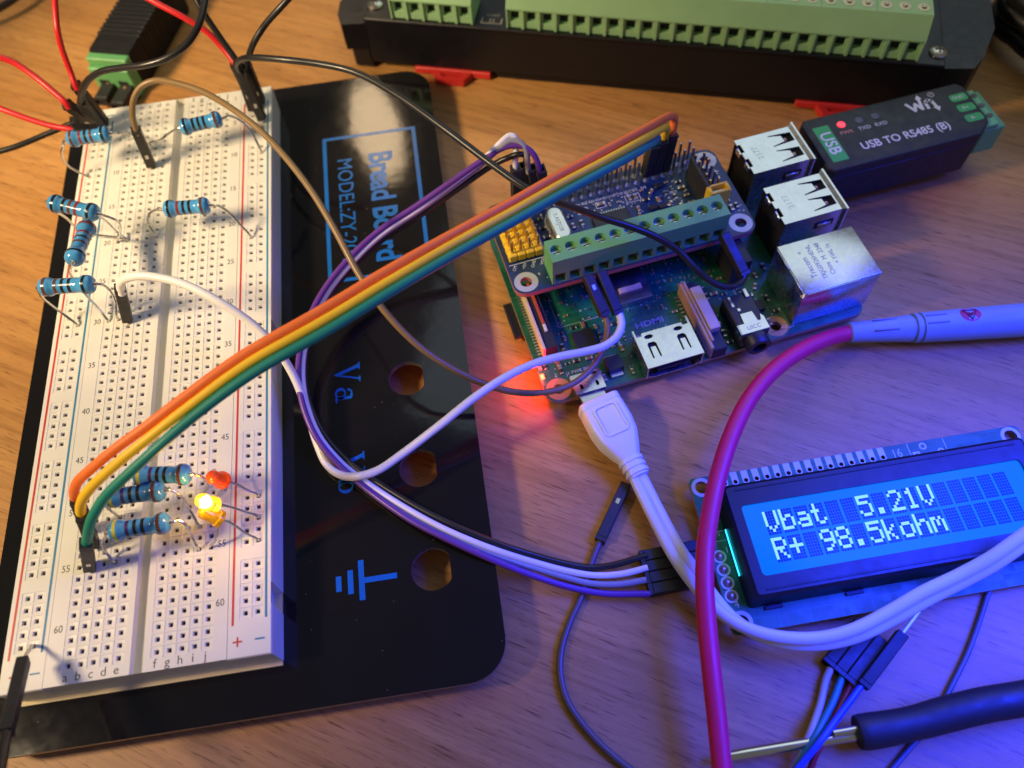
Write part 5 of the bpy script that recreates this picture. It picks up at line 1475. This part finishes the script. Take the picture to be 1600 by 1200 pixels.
flat('silkscreen_outline', [bar(1.0, 4.4, 24.8, 24.92), bar(1.0, 4.4, 22.6, 22.72), bar(1.0, 4.4, 20.4, 20.52)], LINK, lcd, 0.03)
hp = None
for k in range(4):
    y = 17.0 - 2.95 * k
    if hp is None:
        mb = MB(); mb.lathe([(1.05, 0.0), (0.95, 0.25), (0.45, 0.75), (0.3, 0.95)], 12)
        hp = part(mb, 'header_solder', mat('flux_solder', (0.55, 0.35, 0.34), 0.35, 0.8), lcd); hp.location = (0.19, y * S, 0)
        mb = MB(); mb.ring((0, 0), 1.06, 1.5, 0.0, 0.03, 18)
        hr = part(mb, 'plated_ring', LINK, hp)
    else:
        q = same(hp, lcd, (1.9, y, 0)); same(hr, q)
# bezel with its turned-down rim
BZL = mat('black_bezel', (0.010, 0.010, 0.014), 0.34, spec=0.35, bump=0.05, bscale=8)
bx0, bx1, by0, by1, bz = 4.6, 75.9, 4.9, 31.2, 6.3
wx0, wx1, wy0, wy1 = 7.9, 72.3, 9.7, 25.6
mb = MB()
mb.prism(rrect(bx0 + 1.1, bx1 - 1.1, by0 + 1.1, by1 - 1.1, 0.8), bz - 0.4, bz, [rrect(wx0, wx1, wy0, wy1, 1.0)], bottom=False)
o1, o2, o3 = rrect(bx0 + 1.1, bx1 - 1.1, by0 + 1.1, by1 - 1.1, 0.8), rrect(bx0 + 0.4, bx1 - 0.4, by0 + 0.4, by1 - 0.4, 1.0), rrect(bx0, bx1, by0, by1, 1.2)
n = len(o1)
V = [(p[0], p[1], bz) for p in o1] + [(p[0], p[1], bz - 0.5) for p in o2] + [(p[0], p[1], 0.01) for p in o3]
mb.add(V, [(n + i, n + (i + 1) % n, (i + 1) % n, i) for i in range(n)] + [(2 * n + i, 2 * n + (i + 1) % n, n + (i + 1) % n, n + i) for i in range(n)])
bezel = part(mb, 'bezel', BZL, lcd, smooth=30)
mb = MB()
mb.box(bx0 + 3, bx1 - 3, by0 + 1.75, by0 + 2.15, bz, bz + 0.18, 0.08); mb.box(bx0 + 3, bx1 - 3, by1 - 2.15, by1 - 1.75, bz, bz + 0.18, 0.08)
part(mb, 'pressed_rib', BZL, bezel, smooth=0)
mb = MB()
mb.box(bx0 - 0.16, bx0 - 0.04, 11.8, 22.4, 1.0, 1.7, 0.04)
part(mb, 'backlight_edge', mat('backlight_edge_glow', (0.2, 0.7, 0.9), 0.4, emit=(0.02, 0.55, 0.85), estr=3.0), lcd, smooth=0)
mb = MB()
for x in (10, 28, 52, 70):
    mb.box(x - 2, x + 2, by0 - 0.9, by0 - 0.1, 0.01, 0.5, 0.08)
part(mb, 'bezel_tabs', BZL, bezel, smooth=0)
def glow(name, col, k):
    m = bpy.data.materials.new(name); m.use_nodes = True
    N, L = m.node_tree.nodes, m.node_tree.links
    b = N['Principled BSDF']
    b.inputs['Base Color'].default_value = (0.004, 0.004, 0.01, 1)
    b.inputs['Roughness'].default_value = 0.12
    b.inputs['Specular IOR Level'].default_value = 0.15
    b.inputs['Emission Color'].default_value = (*col, 1)
    b.inputs['Emission Strength'].default_value = k
    return m
SCREEN = glow('lit_screen', (0.0, 0.15, 1.0), 1.05)
DOT = glow('dark_pixel', (0.0, 0.016, 0.72), 0.95)
LIT = glow('bright_pixel', (0.34, 0.86, 1.0), 1.0)
sz = bz - 0.45
mb = MB(); mb.box(wx0 - 0.6, wx1 + 0.6, wy0 - 0.6, wy1 + 0.6, sz - 1.0, sz)
screen = part(mb, 'screen', SCREEN, lcd, smooth=0)
FONT = {'V': '10001 10001 10001 10001 10001 01010 00100', 'b': '10000 10000 10110 11001 10001 10001 11110', 'a': '00000 00000 01110 00001 01111 10001 01111',
        't': '01000 01000 11100 01000 01000 01001 00110', '5': '11111 10000 11110 00001 00001 10001 01110', '.': '00000 00000 00000 00000 00000 01100 01100',
        '2': '01110 10001 00001 00010 00100 01000 11111', '1': '00100 01100 00100 00100 00100 00100 01110', 'R': '11110 10001 10001 11110 10100 10010 10001',
        '+': '00000 00100 00100 11111 00100 00100 00000', '9': '01110 10001 10001 01111 00001 00010 01100', '8': '01110 10001 10001 01110 10001 10001 01110',
        'k': '10000 10000 10010 10100 11000 10100 10010', 'o': '00000 00000 01110 10001 10001 10001 01110', 'h': '10000 10000 10110 11001 10001 10001 10001', 'm': '00000 00000 11010 10101 10101 10001 10001', ' ': ' '.join(['00000'] * 7)}
cells = {}
cx0, cy0, pw, ph = 12.05, 23.5, 3.52, 6.05
dw, dh = 0.60, 0.68
for r_, line in enumerate(('Vbat  5.21V     ', 'R+ 98.5kohm     ')):
    for c_, ch in enumerate(line):
        if ch not in cells:
            mb = MB()
            rows = FONT[ch].split() + ['00000']
            for j in range(8):
                for i in range(5):
                    on = rows[j][i] == '1'
                    x, y = i * dw, -j * dh
                    g = 0.012 if on else 0.045
                    mb.add([(x + g, y - dh + g, 0), (x + dw - g, y - dh + g, 0), (x + dw - g, y - g, 0), (x + g, y - g, 0)], [(0, 1, 2, 3)], mi=1 if on else 0)
            cells[ch] = mesh_of(mb, 'character_cell', [DOT, LIT], smooth=0)
        o = bpy.data.objects.new('character_cell', cells[ch])
        COL.objects.link(o); o.parent = screen
        o.location = ((cx0 + pw * c_) * S, (cy0 - ph * r_) * S, (sz + 0.03) * S)
# black header under the left edge of the display board
mb = MB(); mb.box(0.6, 3.2, 6.2, 18.6, -2.9, -1.52, 0.1)
part(mb, 'pin_strip', MATTE, lcd, smooth=0)

# ------------------------------------------------------------------ terminal box behind
ang = math.atan2(139.9 - 170.9, 197.0 - 106.7)
bxo = Vector((106.7, 170.9, 0))
box = thing('terminal_box', 'large black module behind with rows of pale green screw terminals and red clips', 'terminal box', bxo, (0, 0, ang))
TB = T[box.name]
inv = TB.inverted()
CASE = mat('case_black', (0.008, 0.008, 0.011), 0.36, spec=0.35, bump=0.10, bscale=16, dust=0.10)
CT = 20.0
CX0, CX1, CD = -38.5, 132.0, 95.0
mb = MB()
mb.box(CX0, CX1, -1.2, CD, 3.2, CT - 1.2, 0.4)
mb.box(CX0 + 0.4, CX1 - 0.3, -1.9, CD - 1, CT - 1.2, CT, 0.3)
mb.box(CX0 + 40, CX1 - 6, 0.6, CD - 1, 0.0, 3.2)
case = part(mb, 'case', CASE, box, smooth=0)
# end flanges stand past both ends with a stepped outline
mb = MB()
mb.prism([(CX0 - 8.5, 16), (CX0 - 10.5, 8), (CX0 - 9.5, 2), (CX0 - 7.0, -2.5), (CX0, -1.0), (CX0, 60), (CX0 - 9, 60), (CX0 - 9, 26)], 8.5, 17.5)
mb.box(CX0 - 6.5, CX0 - 0.02, -0.6, 12, 0.5, 8.4, 0.5)
part(mb, 'end_flange', CASE, box, smooth=0)
mb = MB()
mb.prism([(CX1, -1.0), (CX1 + 8, 0.0), (CX1 + 11, 5), (CX1 + 15, 18), (CX1 + 15, 60), (CX1, 60)], 4.0, CT - 1.5)
part(mb, 'end_flange', CASE, box, smooth=0)
mb = MB(); mb.lathe([(2.0, 17.51), (2.0, 17.6)], 18, Matrix.Translation((CX0 - 4.4, 6.0, 0)))
part(mb, 'flange_hole', INNER, box, smooth=0)
# green terminal rows
BGRN = mat('pale_green_terminal_plastic', (0.30, 0.52, 0.27), 0.45, var=0.05, bump=0.05, bscale=12)
def terminal_row(x0, count, pitch, yf, label=None):
    x1 = x0 + count * pitch
    z0, z1, z2 = CT + 0.02, CT + 6.6, CT + 12.4
    mb = MB()
    mouths = [[(x0 + pitch * (i + 0.5) - 1.35, z0 + 2.0), (x0 + pitch * (i + 0.5) + 1.35, z0 + 2.0), (x0 + pitch * (i + 0.5) + 1.35, z0 + 5.4), (x0 + pitch * (i + 0.5) - 1.35, z0 + 5.4)] for i in range(count)]
    M = Matrix.Translation((0, yf + 2.2, 0)) @ Matrix.Rotation(PI / 2, 4, 'X')
    mb.prism([(x0, z0), (x1, z0), (x1, z1), (x0, z1)], 0, 2.2, mouths, M=M)
    # flared surround of each mouth is cut as a shallow funnel: a proud rib between neighbours
    for i in range(count + 1):
        x = x0 + pitch * i
        a, b = max(x0, x - 0.42), min(x1, x + 0.42)
        mb.box(a, b, yf - 0.7, yf - 0.01, z0, z1 - 0.4)
    mb.box(x0, x1, yf - 0.7, yf - 0.01, z1 - 0.38, z1)
    # leaning upper face up to the screw deck
    V = [(x0, yf - 0.7, z1 + 0.01), (x1, yf - 0.7, z1 + 0.01), (x1, yf + 2.6, z2), (x0, yf + 2.6, z2), (x0, yf + 11, z2), (x1, yf + 11, z2), (x1, yf + 11, z0), (x0, yf + 11, z0), (x0, yf + 2.21, z0), (x1, yf + 2.21, z0), (x0, yf + 2.21, z1 + 0.01), (x1, yf + 2.21, z1 + 0.01)]
    mb.add(V, [(0, 1, 2, 3), (3, 2, 5, 4), (4, 5, 6, 7), (1, 11, 9, 6, 5, 2), (0, 3, 4, 7, 8, 10), (10, 11, 1, 0), (8, 9, 11, 10)])
    tr = part(mb, 'terminal_row', BGRN, box, smooth=0, label=label)
    sc0 = mo0 = None
    for i in range(count):
        x = x0 + pitch * (i + 0.5)
        if sc0 is None:
            mb = MB(); mb.box(-1.3, 1.3, yf + 1.9, yf + 2.15, z0 + 2.05, z0 + 5.35)
            mo0 = part(mb, 'wire_mouth', INNER, tr, smooth=0); mo0.location = (x * S, 0, 0)
            mb = MB(); mb.lathe([(1.7, z2 + 0.01), (1.7, z2 + 0.12), (1.35, z2 + 0.13)], 14)
            mb.box(-0.6, 0.6, -0.6, 0.6, z2 + 0.13, z2 + 0.5, 0.2)
            sc0 = part(mb, 'screw', mat('brassy_screw', (0.52, 0.44, 0.28), 0.35, 0.9), tr); sc0.location = (x * S, (yf + 5.6) * S, 0)
        else:
            same(mo0, tr, (x, 0, 0)); same(sc0, tr, (x, yf + 5.6, 0))
    if count > 8:
        mb = MB()
        for i in range(0, count, 3):
            x = x0 + pitch * i
            mb.box(x - 0.06, x + 0.06, yf + 2.7, yf + 11, z2 + 0.005, z2 + 0.03)
        part(mb, 'joint_line', mat('dark_green_joint', (0.10, 0.22, 0.11), 0.6), tr, smooth=0)  # thin darker green lines across the screw deck
    return tr
XT0 = 0.0
terminal_row(6.7, 24, 4.896, -0.3)
terminal_row(-29.2, 5, 5.1, -0.3, label='short row of five screw terminals at the left end')
# cross-head screws, red rail clips, small printed mark
for sx, sy in ((130.0, 3.4), (-35.9, 4.6)):
    mb = MB(); mb.lathe([(2.6, CT + 0.02), (2.5, CT + 0.5), (1.7, CT + 1.1), (0.4, CT + 1.35)], 22, Matrix.Translation((sx, sy, 0)))
    sc = part(mb, 'cross_screw', mat('shiny_screw', (0.62, 0.55, 0.44), 0.25, 1.0, bump=0.3, bscale=14), box)
    mb = MB(); mb.box(sx - 1.2, sx + 1.2, sy - 0.22, sy + 0.22, CT + 1.0, CT + 1.42); mb.box(sx - 0.22, sx + 0.22, sy - 1.2, sy + 1.2, CT + 1.0, CT + 1.44)
    part(mb, 'cross_slot', INNER, sc, smooth=0)
RCLIP = mat('red_clip_plastic', (0.62, 0.03, 0.025), 0.42)
for cx in (-12.0, 107.8):
    mb = MB()
    mb.box(cx - 12.5, cx + 12.5, -1.6, 8, 0.6, 3.0, 0.3)
    mb.prism([(cx - 6.5, -1.55), (cx - 4.5, -5.6), (cx + 4.5, -5.6), (cx + 6.5, -1.55)], 0.5, 2.8, [[(cx - 3.8, -2.6), (cx - 2.8, -4.2), (cx + 2.8, -4.2), (cx + 3.8, -2.6)]])
    part(mb, 'rail_clip', RCLIP, box, smooth=0)
PALE = mat('faint_case_print', (0.30, 0.26, 0.20), 0.6)
flat('printed_mark', [bar(-1.6, -1.2, 0.4, 3.0), bar(4.4, 4.8, 0.4, 3.0), bar(-1.1, 4.3, 0.4, 0.7), bar(1.0, 1.3, 1.0, 2.6), bar(2.0, 2.3, 1.0, 2.6)], PALE, box, CT + 0.03)
lettering('RESET', 1.5, (1.6, 4.2, CT + 0.03), 0, PALE, box, 'lettering')

# ------------------------------------------------------------------ barrel adapter with green terminal, top left
pa, pb = Vector((-11.86, 190.99, 14.00)), Vector((-3.04, 218.01, 14.00))
pa.z = pb.z = 7.0
ad = thing('power_adapter', 'black ribbed barrel adapter with a green terminal end, beyond the breadboard', 'power adapter', (pa.x, pa.y, 0))
M = frame_from(pa, pb)
mb = MB()
mb.box(0, 40, -7.2, 7.2, -6.9, 6.9, 1.0, M, seg=2)
abody = part(mb, 'body', mat('adapter_black', (0.008, 0.008, 0.009), 0.6, spec=0.3), ad, world=True, smooth=30)
rib = None
mb = MB()
for k in range(12):
    x = 8 + 2.1 * k
    mb.box(x, x + 1.3, -7.4, 7.45, -6.0, 6.97, 0.25, M)
part(mb, 'grip_ribs', mat('adapter_black', (0.008, 0.008, 0.009), 0.6, spec=0.3), abody, world=True, smooth=0)
mb = MB()
mb.box(-4.6, -0.02, -6.9, 6.9, -6.9, 3.6, 0.3, M)
mb.box(-3.0, -0.02, -6.9, 6.9, 3.6, 6.2, 0.3, M)
ag = part(mb, 'green_terminal', TGREEN, ad, world=True, smooth=0)
mb = MB()
for y in (-3.3, 3.3):
    mb.box(-4.72, -4.61, y - 1.7, y + 1.7, -4.6, -0.6, 0, M)
part(mb, 'wire_mouth', INNER, ag, world=True, smooth=0)
# two plugs pushed into the adapter
for q, (a, b, lab) in enumerate((((-17.66, 180.17, 4.00), (-13.60, 193.89, 4.00), 'left of two black wire plugs below the green adapter end'),
                                  ((-12.02, 176.68, 4.00), (-7.84, 190.23, 4.00), 'right of two black wire plugs below the green adapter end'))):
    t = thing('wire_plug', lab, 'wire plug', a, group='plugs in the barrel adapter')
    housing(t, a, b, up=(0, 0, 1), n=1, w=4.4, latch=False)
    M = frame_from(a, b)
    mb = MB(); mb.lathe([(0.55, 1.28), (0.5, 1.5)], 12, M @ Matrix.Translation((7.5, 0, 0)))
    part(mb, 'dimple', COPPER, t, world=True)

# ------------------------------------------------------------------ coiled black cable, top right
co = Vector((285.90, 152.62, 0.00))
t = thing('cable_coil', 'coiled black cable at the far right corner of the photo', 'cable', co)
pts = []
for i in range(97):
    a = 2 * PI * i / 24
    rr = 19.5 + 0.8 * math.sin(1.3 * i) - 0.3 * i / 24
    pts.append(Vector((co.x + rr * math.cos(a), co.y + rr * math.sin(a), 3.3 + 5.2 * i / 24 + 0.4 * math.sin(2.1 * i))))
wire(t, pts, 2.9, plastic('coil_rubber', (0.012, 0.012, 0.014), 0.38), 'cable', 12, 3)
